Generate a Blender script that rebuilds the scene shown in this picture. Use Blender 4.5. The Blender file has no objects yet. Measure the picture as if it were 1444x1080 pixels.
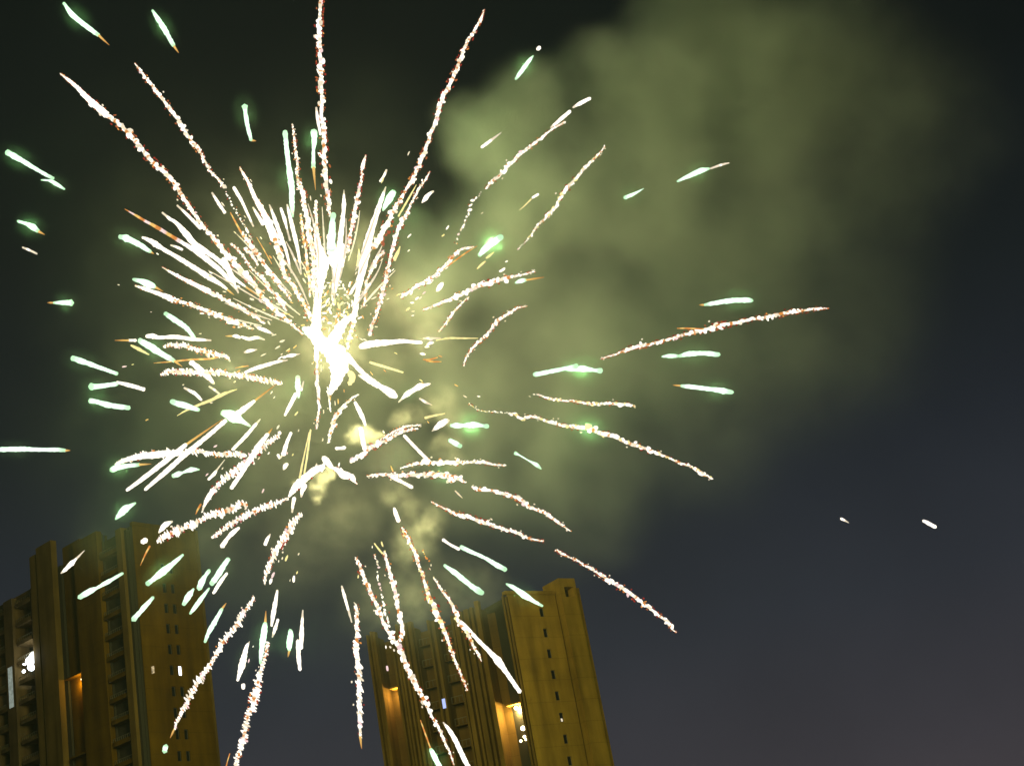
import bpy, math, random
import numpy as np
from mathutils import Vector, Matrix

random.seed(7)
rng = np.random.default_rng(7)
scene = bpy.context.scene
col = scene.collection

# ---------------------------------------------------------------- camera
FPX = 2100.0                                     # focal length in photo pixels (photo 1444 x 1080)
up = np.array([-958.0, 4950.0, -FPX]); up /= np.linalg.norm(up)
fw = np.array([0.0, 0.0, -1.0])
ya = fw - (fw @ up) * up; ya /= np.linalg.norm(ya)
xa = np.cross(ya, up)
ROT = np.array([xa, ya, up])                     # camera axes to world axes
EYE = np.array([0.0, 0.0, 1.6])
cam_data = bpy.data.cameras.new('camera')
cam_data.sensor_fit = 'HORIZONTAL'
cam_data.sensor_width = 36.0
cam_data.lens = 36.0 * FPX / 1444.0
cam_data.clip_end = 5000.0
cam = bpy.data.objects.new('camera', cam_data)
col.objects.link(cam)
m4 = Matrix.Identity(4)
for i in range(3):
    for j in range(3):
        m4[i][j] = ROT[i][j]
    m4[i][3] = EYE[i]
cam.matrix_world = m4
scene.camera = cam


def ray(x, y):
    return ROT @ np.array([x - 722.0, 540.0 - y, -FPX])


def at(x, y, depth):
    """World point seen at photo pixel (x, y), at world depth Y."""
    d = ray(x, y)
    return EYE + d * (depth / d[1])


# ---------------------------------------------------------------- night sky
world = bpy.data.worlds.new('World')
scene.world = world
world.use_nodes = True
wt = world.node_tree
wt.nodes.clear()
w_out = wt.nodes.new('ShaderNodeOutputWorld')
bg_sky = wt.nodes.new('ShaderNodeBackground')
bg_city = wt.nodes.new('ShaderNodeBackground')
add = wt.nodes.new('ShaderNodeAddShader')
sky = wt.nodes.new('ShaderNodeTexSky')
sky.sky_type = 'NISHITA'
sky.sun_disc = False
sky.sun_elevation = math.radians(-8.0)
sky.sun_rotation = math.radians(150.0)
bg_sky.inputs['Strength'].default_value = 0.05
wt.links.new(sky.outputs[0], bg_sky.inputs['Color'])
tc = wt.nodes.new('ShaderNodeTexCoord')
sep = wt.nodes.new('ShaderNodeSeparateXYZ')
wt.links.new(tc.outputs['Generated'], sep.inputs[0])
ramp = wt.nodes.new('ShaderNodeValToRGB')        # city glow low in the sky, black overhead
cr = ramp.color_ramp
cr.elements[0].position = 0.0
cr.elements[0].color = (0.064, 0.050, 0.054, 1)
cr.elements[1].position = 0.75
cr.elements[1].color = (0.002, 0.004, 0.004, 1)
for pos, c in ((0.11, (0.042, 0.039, 0.047)), (0.21, (0.025, 0.028, 0.037)), (0.30, (0.015, 0.018, 0.025)),
               (0.39, (0.0085, 0.0115, 0.0140)), (0.50, (0.0045, 0.0065, 0.0075))):
    e = cr.elements.new(pos)
    e.color = (*c, 1)
wt.links.new(sep.outputs['Z'], ramp.inputs['Fac'])
wt.links.new(ramp.outputs['Color'], bg_city.inputs['Color'])
cloud = wt.nodes.new('ShaderNodeTexNoise')       # thin uneven cloud catching the city's light
cloud.inputs['Scale'].default_value = 7.0
cloud.inputs['Detail'].default_value = 5.0
wt.links.new(tc.outputs['Generated'], cloud.inputs['Vector'])
cmr = wt.nodes.new('ShaderNodeMapRange')
cmr.inputs['From Min'].default_value = 0.3
cmr.inputs['From Max'].default_value = 0.7
cmr.inputs['To Min'].default_value = 0.90
cmr.inputs['To Max'].default_value = 1.10
wt.links.new(cloud.outputs['Fac'], cmr.inputs['Value'])
wt.links.new(cmr.outputs[0], bg_city.inputs['Strength'])
wt.links.new(bg_sky.outputs[0], add.inputs[0])
wt.links.new(bg_city.outputs[0], add.inputs[1])
wt.links.new(add.outputs[0], w_out.inputs['Surface'])

# ---------------------------------------------------------------- exposure and sampling
scene.view_settings.view_transform = 'Standard'
scene.view_settings.look = 'None'
scene.view_settings.exposure = 0.0
scene.view_settings.gamma = 1.0
scene.view_settings.use_curve_mapping = False
cy = scene.cycles
cy.use_denoising = True
cy.volume_bounces = 1
cy.max_bounces = 4
cy.diffuse_bounces = 2
cy.volume_max_steps = 256
cy.volume_step_rate = 1.7
cy.sample_clamp_indirect = 3.0
cy.sample_clamp_direct = 0.0

# light given off by the firework itself (parented to the burst core further down)
BURST_Y = 120.0
CORE_PX = (470.0, 492.0)
CORE = at(CORE_PX[0], CORE_PX[1], BURST_Y)
CORE_POWER = 125000.0
CORE_TINT = (1.0, 0.86, 0.42)
STAR_POWER = 1400.0
STAR_TINT = (0.36, 1.0, 0.30)
HAZE_DENSITY = 0.00009
PLUME_DENSITY = 0.13
PUFF_DENSITY = 0.085
THIN_DENSITY = 0.0018


# ---------------------------------------------------------------- helpers
def tag(o, label=None, cat=None, group=None, kind=None):
    if label: o['label'] = label
    if cat: o['category'] = cat
    if group: o['group'] = group
    if kind: o['kind'] = kind
    return o


def mesh_obj(name, verts, faces, material, parent=None, colors=None, smooth=False):
    me = bpy.data.meshes.new(name)
    me.from_pydata([tuple(map(float, v)) for v in verts], [], [tuple(map(int, f)) for f in faces])
    if colors is not None:
        a = me.color_attributes.new('spark_colour', 'FLOAT_COLOR', 'POINT')
        a.data.foreach_set('color', np.asarray(colors, dtype=np.float32).ravel())
    if smooth:
        me.polygons.foreach_set('use_smooth', [True] * len(me.polygons))
    me.materials.append(material)
    me.update()
    o = bpy.data.objects.new(name, me)
    col.objects.link(o)
    if parent is not None:
        o.parent = parent
        if parent.type == 'EMPTY':
            o.matrix_parent_inverse = Matrix.Translation(-parent.location)
    return o


def empty(name, loc=(0, 0, 0)):
    o = bpy.data.objects.new(name, None)
    o.location = loc
    o.empty_display_size = 0.5
    col.objects.link(o)
    return o


def new_mat(name):
    m = bpy.data.materials.new(name)
    m.use_nodes = True
    m.node_tree.nodes.clear()
    return m, m.node_tree


def wall_mat(name, rgb, rough=0.85, noise=0.4, scale=0.6, joints=True):
    """Painted render with weather streaks and a faint joint at every storey."""
    m, t = new_mat(name)
    n = t.nodes
    out = n.new('ShaderNodeOutputMaterial')
    b = n.new('ShaderNodeBsdfPrincipled')
    b.inputs['Roughness'].default_value = rough
    b.inputs['Specular IOR Level'].default_value = 0.12
    tc_ = n.new('ShaderNodeTexCoord')
    mp = n.new('ShaderNodeMapping')
    mp.inputs['Scale'].default_value = (scale, scale, scale * 0.12)
    t.links.new(tc_.outputs['Object'], mp.inputs[0])
    nz = n.new('ShaderNodeTexNoise')
    nz.inputs['Scale'].default_value = 1.0
    nz.inputs['Detail'].default_value = 6.0
    t.links.new(mp.outputs[0], nz.inputs['Vector'])
    nz2 = n.new('ShaderNodeTexNoise')
    nz2.inputs['Scale'].default_value = 0.35
    nz2.inputs['Detail'].default_value = 4.0
    t.links.new(tc_.outputs['Object'], nz2.inputs['Vector'])
    mr = n.new('ShaderNodeMapRange')
    mr.inputs['From Min'].default_value = 0.3
    mr.inputs['From Max'].default_value = 0.7
    mr.inputs['To Min'].default_value = 1.0 - noise
    mr.inputs['To Max'].default_value = 1.0 + noise * 0.5
    t.links.new(nz.outputs['Fac'], mr.inputs['Value'])
    mr2 = n.new('ShaderNodeMapRange')
    mr2.inputs['From Min'].default_value = 0.3
    mr2.inputs['From Max'].default_value = 0.7
    mr2.inputs['To Min'].default_value = 0.82
    mr2.inputs['To Max'].default_value = 1.1
    t.links.new(nz2.outputs['Fac'], mr2.inputs['Value'])
    mul = n.new('ShaderNodeMath'); mul.operation = 'MULTIPLY'
    t.links.new(mr.outputs[0], mul.inputs[0]); t.links.new(mr2.outputs[0], mul.inputs[1])
    last = mul
    if joints:
        sp = n.new('ShaderNodeSeparateXYZ')
        t.links.new(tc_.outputs['Object'], sp.inputs[0])
        md = n.new('ShaderNodeMath'); md.operation = 'WRAP'
        md.inputs[1].default_value = 3.0; md.inputs[2].default_value = 0.0
        t.links.new(sp.outputs['Z'], md.inputs[0])
        gt = n.new('ShaderNodeMath'); gt.operation = 'GREATER_THAN'
        gt.inputs[1].default_value = 0.10
        t.links.new(md.outputs[0], gt.inputs[0])
        jr = n.new('ShaderNodeMapRange')
        jr.inputs['To Min'].default_value = 0.82
        t.links.new(gt.outputs[0], jr.inputs['Value'])
        mj = n.new('ShaderNodeMath'); mj.operation = 'MULTIPLY'
        t.links.new(last.outputs[0], mj.inputs[0]); t.links.new(jr.outputs[0], mj.inputs[1])
        last = mj
    mx = n.new('ShaderNodeVectorMath'); mx.operation = 'SCALE'
    mx.inputs[0].default_value = rgb
    t.links.new(last.outputs[0], mx.inputs['Scale'])
    t.links.new(mx.outputs[0], b.inputs['Base Color'])
    bump = n.new('ShaderNodeBump')
    bump.inputs['Strength'].default_value = 0.25
    bump.inputs['Distance'].default_value = 0.05
    t.links.new(nz.outputs['Fac'], bump.inputs['Height'])
    t.links.new(bump.outputs[0], b.inputs['Normal'])
    t.links.new(b.outputs[0], out.inputs['Surface'])
    return m


def plain_mat(name, rgb, rough=0.5, metallic=0.0):
    m, t = new_mat(name)
    out = t.nodes.new('ShaderNodeOutputMaterial')
    b = t.nodes.new('ShaderNodeBsdfPrincipled')
    b.inputs['Roughness'].default_value = rough
    b.inputs['Metallic'].default_value = metallic
    nz = t.nodes.new('ShaderNodeTexNoise')
    nz.inputs['Scale'].default_value = 1.5
    mr = t.nodes.new('ShaderNodeMapRange')
    mr.inputs['To Min'].default_value = 0.8
    mr.inputs['To Max'].default_value = 1.2
    t.links.new(nz.outputs['Fac'], mr.inputs['Value'])
    mx = t.nodes.new('ShaderNodeVectorMath'); mx.operation = 'SCALE'
    mx.inputs[0].default_value = rgb
    t.links.new(mr.outputs[0], mx.inputs['Scale'])
    t.links.new(mx.outputs[0], b.inputs['Base Color'])
    t.links.new(b.outputs[0], out.inputs['Surface'])
    return m


def lit_mat(name, rgb, strength, mottled=0.0):
    m, t = new_mat(name)
    out = t.nodes.new('ShaderNodeOutputMaterial')
    e = t.nodes.new('ShaderNodeEmission')
    e.inputs['Color'].default_value = (*rgb, 1)
    e.inputs['Strength'].default_value = strength
    if mottled:
        tc_ = t.nodes.new('ShaderNodeTexCoord')
        nz = t.nodes.new('ShaderNodeTexNoise')
        nz.inputs['Scale'].default_value = 2.2
        t.links.new(tc_.outputs['Object'], nz.inputs['Vector'])
        mr = t.nodes.new('ShaderNodeMapRange')
        mr.inputs['From Min'].default_value = 0.35
        mr.inputs['From Max'].default_value = 0.65
        mr.inputs['To Min'].default_value = strength * (1 - mottled)
        mr.inputs['To Max'].default_value = strength
        t.links.new(nz.outputs['Fac'], mr.inputs['Value'])
        t.links.new(mr.outputs[0], e.inputs['Strength'])
    t.links.new(e.outputs[0], out.inputs['Surface'])
    m.cycles.emission_sampling = 'NONE'
    return m


def spark_mat():
    """Burning metal: each grain carries its own heat colour."""
    m, t = new_mat('burning_spark')
    out = t.nodes.new('ShaderNodeOutputMaterial')
    e = t.nodes.new('ShaderNodeEmission')
    a = t.nodes.new('ShaderNodeAttribute')
    a.attribute_name = 'spark_colour'
    t.links.new(a.outputs['Color'], e.inputs['Color'])
    e.inputs['Strength'].default_value = 1.0
    t.links.new(e.outputs[0], out.inputs['Surface'])
    m.cycles.emission_sampling = 'NONE'
    return m


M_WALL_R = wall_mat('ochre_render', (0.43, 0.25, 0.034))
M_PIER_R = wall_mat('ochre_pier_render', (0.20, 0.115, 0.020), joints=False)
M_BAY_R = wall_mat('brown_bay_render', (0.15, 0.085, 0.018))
M_WALL_L = wall_mat('dark_ochre_render', (0.150, 0.082, 0.003))
M_PIER_L = wall_mat('beige_pier_render', (0.19, 0.120, 0.028), joints=False)
M_GREY_L = wall_mat('grey_pier_render', (0.16, 0.105, 0.040))
M_DARK = plain_mat('dark_gap_shade', (0.045, 0.04, 0.02), 0.8)  # shade of gaps and openings put into the colour; roof posts share it
M_GLASS = plain_mat('dark_window_glass', (0.012, 0.016, 0.014), 0.12)
M_FRAME = plain_mat('window_frame_metal', (0.08, 0.08, 0.07), 0.5)
M_RAIL = plain_mat('balcony_rail_paint', (0.16, 0.14, 0.08), 0.6)
M_GROUND = plain_mat('asphalt', (0.05, 0.05, 0.05), 0.9)
M_SPARK = spark_mat()

# ---------------------------------------------------------------- ground
g = 3000.0
tag(mesh_obj('ground', [(-g, -g, 0), (g, -g, 0), (g, g, 0), (-g, g, 0)], [(0, 1, 2, 3)], M_GROUND), kind='structure')


# ---------------------------------------------------------------- towers
class Face:
    """A vertical wall plane: s runs along it, t outwards, z up."""
    def __init__(self, origin, ang, flip=False):
        self.o = np.array([origin[0], origin[1], 0.0])
        a = math.radians(ang)
        self.d = np.array([math.cos(a), math.sin(a), 0.0])
        if flip:
            self.d = -self.d
        n = np.array([self.d[1], -self.d[0], 0.0])
        v = EYE - self.o
        if n[0] * v[0] + n[1] * v[1] < 0:
            n = -n
        self.n = n

    def hit(self, x, y):
        r = ray(x, y)
        k = ((self.o - EYE) @ self.n) / (r @ self.n)
        p = EYE + r * k
        return (p - self.o) @ self.d, p[2]

    def s(self, x, y=900):
        return self.hit(x, y)[0]

    def p(self, s, t, z):
        q = self.o + self.d * s + self.n * t
        return (q[0], q[1], z)


class Boxes:
    def __init__(self):
        self.v, self.f = [], []

    def box(self, F, s0, s1, t0, t1, z0, z1):
        k = len(self.v)
        for z in (z0, z1):
            for s, t in ((s0, t0), (s1, t0), (s1, t1), (s0, t1)):
                self.v.append(F.p(s, t, z))
        for f in ((0, 3, 2, 1), (4, 5, 6, 7), (0, 1, 5, 4), (1, 2, 6, 5), (2, 3, 7, 6), (3, 0, 4, 7)):
            self.f.append([k + i for i in f])
        return self

    def holed(self, F, s0, s1, z0, z1, t, holes, depth):
        """Flat wall skin at t with rectangular openings and their reveals."""
        ss = sorted({s0, s1} | {h[0] for h in holes} | {h[1] for h in holes})
        zs = sorted({z0, z1} | {h[2] for h in holes} | {h[3] for h in holes})
        for i in range(len(ss) - 1):
            for j in range(len(zs) - 1):
                cs, cz = (ss[i] + ss[i + 1]) / 2, (zs[j] + zs[j + 1]) / 2
                if any(h[0] < cs < h[1] and h[2] < cz < h[3] for h in holes):
                    continue
                k = len(self.v)
                self.v += [F.p(ss[i], t, zs[j]), F.p(ss[i + 1], t, zs[j]), F.p(ss[i + 1], t, zs[j + 1]), F.p(ss[i], t, zs[j + 1])]
                self.f.append([k, k + 1, k + 2, k + 3])
        for a, b, c, d in holes:
            for q in (((a, c), (b, c)), ((b, c), (b, d)), ((b, d), (a, d)), ((a, d), (a, c))):
                k = len(self.v)
                (sa, za), (sb, zb) = q
                self.v += [F.p(sa, t, za), F.p(sb, t, zb), F.p(sb, t - depth, zb), F.p(sa, t - depth, za)]
                self.f.append([k, k + 1, k + 2, k + 3])
        return self

    def build(self, name, mat, parent=None):
        return mesh_obj(name, self.v, self.f, mat, parent)


def window(F, s0, s1, z0, z1, parent, pane_mat=None, t=-0.22):
    b = Boxes()
    w = 0.06
    b.box(F, s0, s0 + w, t - 0.06, t + 0.02, z0, z1)
    b.box(F, s1 - w, s1, t - 0.06, t + 0.02, z0, z1)
    b.box(F, s0 + w, s1 - w, t - 0.06, t + 0.02, z0, z0 + w)
    b.box(F, s0 + w, s1 - w, t - 0.06, t + 0.02, z1 - w, z1)
    fr = b.build('window', M_FRAME, parent)
    Boxes().box(F, s0 + w, s1 - w, t - 0.05, t - 0.02, z0 + w, z1 - w).build('pane', pane_mat or M_GLASS, fr)
    return fr


def bulb(name, p, r, mat, parent):
    v, f = ball(np.array(p), np.array([r, r, r]), np.eye(3), 0.0)
    return mesh_obj(name, v, f, mat, parent, smooth=True)


def lamp(name, p, power, tint, parent=None, radius=0.2):
    d = bpy.data.lights.new(name, 'POINT')
    d.energy = power
    d.color = tint
    d.shadow_soft_size = radius
    o = bpy.data.objects.new(name, d)
    o.location = tuple(p)
    col.objects.link(o)
    if parent is not None:
        o.parent = parent
        o.location = tuple(np.array(p) - np.array(parent.location))
    return o


# one grain: an octahedron split once and rounded
def _grain():
    v = [(1, 0, 0), (-1, 0, 0), (0, 1, 0), (0, -1, 0), (0, 0, 1), (0, 0, -1)]
    f = [(0, 2, 4), (2, 1, 4), (1, 3, 4), (3, 0, 4), (2, 0, 5), (1, 2, 5), (3, 1, 5), (0, 3, 5)]
    v = [np.array(a, float) for a in v]
    mid, nf = {}, []
    def m(a, b):
        k = (min(a, b), max(a, b))
        if k not in mid:
            q = v[a] + v[b]
            v.append(q / np.linalg.norm(q))
            mid[k] = len(v) - 1
        return mid[k]
    for a, b, c in f:
        ab, bc, ca = m(a, b), m(b, c), m(c, a)
        nf += [(a, ab, ca), (b, bc, ab), (c, ca, bc), (ab, bc, ca)]
    return np.array(v), nf


GV, GF = _grain()


def ball(c, r, axes, rough=0.18):
    """Rounded grain at c with radii r along the rows of axes."""
    v = GV * (1.0 + rng.uniform(-rough, rough, (len(GV), 1)))
    return c + (v * r) @ axes, GF


# ---- tower standing behind the lower tip of the burst
FW = Face(at(717, 855, 200), 38)                       # plain wall with one window column
FB = Face(at(717, 855, 200), -17, flip=True)           # ribbed balcony side, running back to the other side
tw = empty('apartment_tower', (FW.o[0], FW.o[1], 0))
tag(tw, 'ochre apartment tower with one column of slit windows and a taller end pier', 'tower', 'apartment towers behind the firework')
s_w1, s_p0, s_p1 = FW.s(783, 840), FW.s(786, 840), FW.s(813, 835)
z_roof = FW.hit(740, 838)[1]
z_pier = FW.hit(797, 818)[1]
WIN_R = [(762, 863), (768, 893), (774, 922), (781, 952), (787, 981), (793, 1013), (800, 1042), (807, 1072)]
zs_r = [FW.hit(*q) for q in WIN_R]
s_mid = sum(q[0] for q in zs_r) / len(zs_r)
step = (zs_r[0][1] - zs_r[-1][1]) / (len(zs_r) - 1)
holes = [(s_mid - 0.36, s_mid + 0.36, zs_r[0][1] - step * i - 0.62, zs_r[0][1] - step * i + 0.62) for i in range(11)]
b = Boxes().holed(FW, 0.0, s_p0 - 0.42, 0.0, z_roof, 0.0, holes, 0.3)
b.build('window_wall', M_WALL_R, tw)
M_PINPOINT = lit_mat('warm_room_light', (1.0, 0.86, 0.62), 1.3, 0.6)
for i, h in enumerate(holes):
    window(FW, *h, tw)
    if i == 5:
        Boxes().box(FW, h[0] + 0.30, h[1] - 0.16, -0.235, -0.2, h[2] + 0.1, h[2] + 0.5).build('lit_pane', M_PINPOINT, tw)
pb = Boxes()
hole = (FW.s(791, 838) + 0.1, FW.s(805, 838), FW.hit(797, 844)[1], FW.hit(797, 830)[1])
s_pe = FW.s(808, 835)
pb.holed(FW, s_p0, s_pe, 0.0, z_pier, 0.9, [hole], 1.6)
pb.box(FW, s_p0, s_pe, -3.0, -0.75, 0, z_pier)
pb.box(FW, s_pe - 0.02, s_pe + 0.75, -3.0, 0.55, 0, z_pier - 1.3)
k = len(pb.v)
for s in (s_p0, s_pe):
    k = len(pb.v)
    pb.v += [FW.p(s, 0.9, 0), FW.p(s, -0.75, 0), FW.p(s, -0.75, z_pier), FW.p(s, 0.9, z_pier)]
    pb.f.append([k, k + 1, k + 2, k + 3])
k = len(pb.v)
pb.v += [FW.p(s_p0, 0.9, z_pier), FW.p(s_pe, 0.9, z_pier), FW.p(s_pe, -0.75, z_pier), FW.p(s_p0, -0.75, z_pier)]
pb.f.append([k, k + 1, k + 2, k + 3])
pb.build('end_pier', M_WALL_R, tw)
Boxes().box(FW, hole[0], hole[1], -0.72, -0.6, hole[2], hole[3]).build('roof_opening', M_DARK, tw)  # dark back panel gives the opening its shade by colour
Boxes().box(FW, -0.25, s_p0 - 0.42, -0.6, 0.12, z_roof + 0.003, z_roof + 0.5).build('parapet', M_WALL_R, tw)
L_B = FB.s(527, 900) + 0.3
core = Boxes().box(FW, 0.35, s_p0 - 0.1, -min(L_B, 24.0), -0.35, 0, z_roof - 0.1)
core.build('main_block', M_DARK, tw)
# ribbed side: fins and piers between deep bays
def sb(x):
    return FB.s(x, 1000)
zb = z_roof - 0.4
PIERS = [(532, 535, .3), (537, 540, .15), (541, 545, .3), (566, 569, .3), (571, 574, .1), (576, 579, .35), (581, 584, .1), (587, 591, .25), (594, 599, .3),
         (622, 625, .3), (629, 633, .3), (657, 660, .2), (662, 668, .35), (671, 674, .1), (677, 684, .25), (687, 691, .3), (695, 701, .35), (736, 739, .2), (741, 744, .3)]
for x0, x1, t in PIERS:
    a, c = sorted((sb(x0), sb(x1)))
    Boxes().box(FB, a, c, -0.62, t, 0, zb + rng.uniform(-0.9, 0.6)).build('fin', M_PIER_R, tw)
BAYS = [(545, 566), (600, 622), (633, 657), (701, 736)]
flat = Boxes()
edges = [532, 545, 566, 600, 622, 633, 657, 701, 736, 746]
for q in range(0, len(edges), 2):
    a, c = sorted((sb(edges[q]), sb(edges[q + 1])))
    flat.box(FB, a, c, -2.6, -0.55, 0, zb - 0.5)
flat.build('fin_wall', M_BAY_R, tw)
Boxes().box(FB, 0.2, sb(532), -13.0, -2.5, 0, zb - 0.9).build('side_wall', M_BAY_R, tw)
for x0, x1 in BAYS:
    a, c = sorted((sb(x0), sb(x1)))
    for kf in range(13):
        z0 = zb - 3.0 * kf - 3.2
        if x0 in (545, 701): continue
        bal = Boxes().box(FB, a + 0.05, c - 0.05, -2.45, -1.3, z0, z0 + 0.16).build('balcony', M_BAY_R, tw)
        r_ = Boxes().box(FB, a + 0.05, c - 0.05, -1.4, -1.32, z0 + 1.0, z0 + 1.06)
        nb = max(3, int((c - a) / 0.45))
        for q in range(nb):
            ss = a + 0.1 + (c - a - 0.2) * q / (nb - 1)
            r_.box(FB, ss - 0.02, ss + 0.02, -1.38, -1.34, z0 + 0.16, z0 + 1.0)
        r_.build('railing', M_RAIL, bal)
M_LAMP = lit_mat('lamp_glass_warm', (1.0, 0.80, 0.45), 6.0)
M_LAMP_W = lit_mat('lamp_glass_white', (0.86, 0.94, 1.0), 6.0)
M_BLUE = lit_mat('blue_sign_light', (0.45, 0.55, 1.0), 1.2)
def bay_lamp(F, x, y, t, power, tint, root, mat=None, r=0.28):
    s, z = F.hit(x, y)
    p = F.p(s, t, z)
    bulb('wall_lamp', p, r, mat or M_LAMP, root)
    Boxes().box(F, s - 2.6, s + 1.0, -2.5, -0.56, z + 0.36, z + 0.56).build('lamp_canopy', M_WALL_R, root)
    lamp('lamp_light', F.p(s - 0.2, -1.25, z - 0.35), power, tint, root, 0.25)
bay_lamp(FB, 556, 972, -1.6, 520, (1, 0.72, 0.28), tw, r=0.2)
bay_lamp(FB, 722, 996, -1.5, 2200, (1, 0.75, 0.30), tw, r=0.3)
for (x, y, r) in ((733, 1025, 0.35), (735, 1037, 0.22), (730, 1043, 0.2), (737, 1041, 0.16)):
    s, z = FB.hit(x, y)
    bulb('wall_lamp', FB.p(s, -1.2, z), r, M_LAMP, tw)
s, z = FB.hit(628, 992)
Boxes().box(FB, s - 0.22, s + 0.22, 0.42, 0.5, z - 0.65, z + 0.65).build('blue_light', M_BLUE, tw)

# ---- tower on the other side of the photo
FM = Face(at(192, 900, 200), -38, flip=True)           # balcony facade running back
FX = Face(at(192, 900, 200), 52)                       # wall with paired slit windows
t2 = empty('apartment_tower', (FM.o[0], FM.o[1], 0))
tag(t2, 'dark apartment tower with paired slit windows and an orange lit recess', 'tower', 'apartment towers behind the firework')
z2 = FX.hit(200, 742)[1]
sx0, sx1 = FX.s(199, 900), FX.s(290, 900)
PAIR_Y = [778, 812, 841, 872, 901, 916, 975]
s_a, s_b = FX.s(240, 915), FX.s(252, 915)
z_first = FX.hit(240, 915)[1]
holes2 = []
for kf in range(-4, 8):
    zc = z_first - 3.0 * kf
    if zc > z2 - 1.5:
        continue
    for s_ in (s_a, s_b):
        holes2.append((s_ - 0.34, s_ + 0.34, zc - 0.7, zc + 0.7))
Boxes().holed(FX, sx0, sx1, 0, z2, 0.0, holes2, 0.3).build('window_wall', M_WALL_L, t2)
M_ROOM_W = lit_mat('bright_room', (0.93, 0.96, 1.0), 4.0)
s_l, z_l = FX.hit(255, 944)
for h in holes2:
    lit = abs((h[0] + h[1]) / 2 - s_b) < 0.1 and abs((h[2] + h[3]) / 2 - z_l) < 1.5
    window(FX, *h, t2, M_ROOM_W if lit else None)
Boxes().box(FX, sx0 + 0.1, sx1 - 0.1, -16.0, -0.4, 0, z2 - 0.15).build('main_block', M_DARK, t2)
Boxes().box(FX, sx1 - 0.02, sx1 + 0.35, -16.0, 0.12, 0, z2 + 0.4).build('edge_pier', M_PIER_L, t2)
Boxes().box(FX, sx0, sx1 - 0.05, -0.5, 0.15, z2 + 0.003, z2 + 0.5).build('parapet', M_WALL_L, t2)
def sm(x):
    return FM.s(x, 900)
TOPS = [(178, 186, 744, M_PIER_L, 0.5, 'pier'), (113, 148, 757, M_WALL_L, 0.25, 'pier'),
        (88, 113, 765, M_WALL_L, -0.9, 'recess_wall'), (60, 82, 768, M_PIER_L, 0.35, 'pier'), (48, 56, 785, M_PIER_L, 0.1, 'pier')]
for x0, x1, ty, mt, t, nm in TOPS:
    a, c = sorted((sm(x0), sm(x1)))
    zt = FM.hit((x0 + x1) / 2 - 8, ty)[1]
    Boxes().box(FM, a, c, -0.62 if t > -0.5 else -2.2, t, 0, zt).build(nm, mt, t2)
fz = FM.hit(110, 772)[1]
fwall = Boxes().box(FM, *sorted((sm(46), sm(190))), -4.2, -2.3, 0, fz - 0.6)
for x0, x1 in ((46, 87), (114, 149), (178, 190)):
    a, c = sorted((sm(x0), sm(x1)))
    fwall.box(FM, a, c, -2.35, -0.6, 0, fz - 0.8)
fwall.build('facade_wall', M_DARK, t2)
a, c = sorted((sm(150), sm(177)))
z_top = FM.hit(158, 770)[1]
for kf in range(13):
    z0 = z_top - 3.0 * kf - 1.2
    bal = Boxes().box(FM, a + 0.1, c - 0.1, -2.25, 0.2, z0, z0 + 0.18)
    bal.box(FM, a + 0.1, c - 0.1, 0.08, 0.2, z0 + 0.18, z0 + 0.62)
    bal = bal.build('balcony', M_WALL_L, t2)
    r_ = Boxes().box(FM, a + 0.1, c - 0.1, 0.1, 0.16, z0 + 1.05, z0 + 1.12)
    for q in range(10):
        ss = a + 0.15 + (c - a - 0.3) * q / 9
        r_.box(FM, ss - 0.02, ss + 0.02, 0.11, 0.15, z0 + 0.62, z0 + 1.05)
    r_.build('railing', M_RAIL, bal)
for px, py in ((122, 752), (134, 752), (140, 754), (166, 744)):
    s_q, z_q = FM.hit(px, py)
    Boxes().box(FM, s_q - 0.16, s_q + 0.16, -1.2, -0.9, z2 - 6.0, z_q).build('roof_post', M_DARK, t2)
# lit recess
Boxes().box(FX, 0.05, sx0, -1.2, -0.45, 0, z2 - 0.6).build('corner_gap_dark', M_DARK, t2)  # recessed strip coloured dark for the shade in the corner gap
a, c = sorted((sm(88), sm(113)))
z_l = FM.hit(105, 953)[1]
Boxes().box(FM, a + 0.02, c - 0.02, -0.88, 0.1, z_l + 0.02, z_l + 0.22).build('recess_slab', M_WALL_L, t2)
z_m = FM.hit(112, 1065)[1]
Boxes().box(FM, a + 0.02, c - 0.02, -0.88, 0.1, z_m, z_m + 0.22).build('recess_slab', M_WALL_L, t2)
s_q, z_q = FM.hit(109, 957)
bulb('wall_lamp', FM.p(s_q, -0.7, z_q), 0.12, M_LAMP, t2)
lamp('lamp_light', FM.p(s_q, -0.3, z_q - 0.5), 330, (1.0, 0.55, 0.06), t2, 0.15)
M_ROOM_C = lit_mat('cool_room', (0.75, 0.95, 0.9), 1.1, 0.75)
M_ROOM_Y = lit_mat('warm_room', (1.0, 0.78, 0.42), 0.75, 0.85)
s_q, z_q = FM.hit(167, 963)
bulb('balcony_lamp', FM.p(s_q, -1.4, z_q), 0.34, M_LAMP_W, t2)
for (x0, x1, y0, y1, mt) in ((153, 172, 948, 957, M_ROOM_Y), (154, 165, 966, 978, M_ROOM_C), (191, 199, 941, 951, M_ROOM_Y), (190, 192, 1046, 1060, M_ROOM_C)):
    sa, sc = sorted((FM.s(x0, (y0 + y1) / 2), FM.s(x1, (y0 + y1) / 2)))
    zt, zbm = FM.hit(x0, y0)[1], FM.hit(x0, y1)[1]
    Boxes().box(FM, sa, sc, -2.2, -2.1, zbm, zt).build('lit_window', mt, t2)

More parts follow.
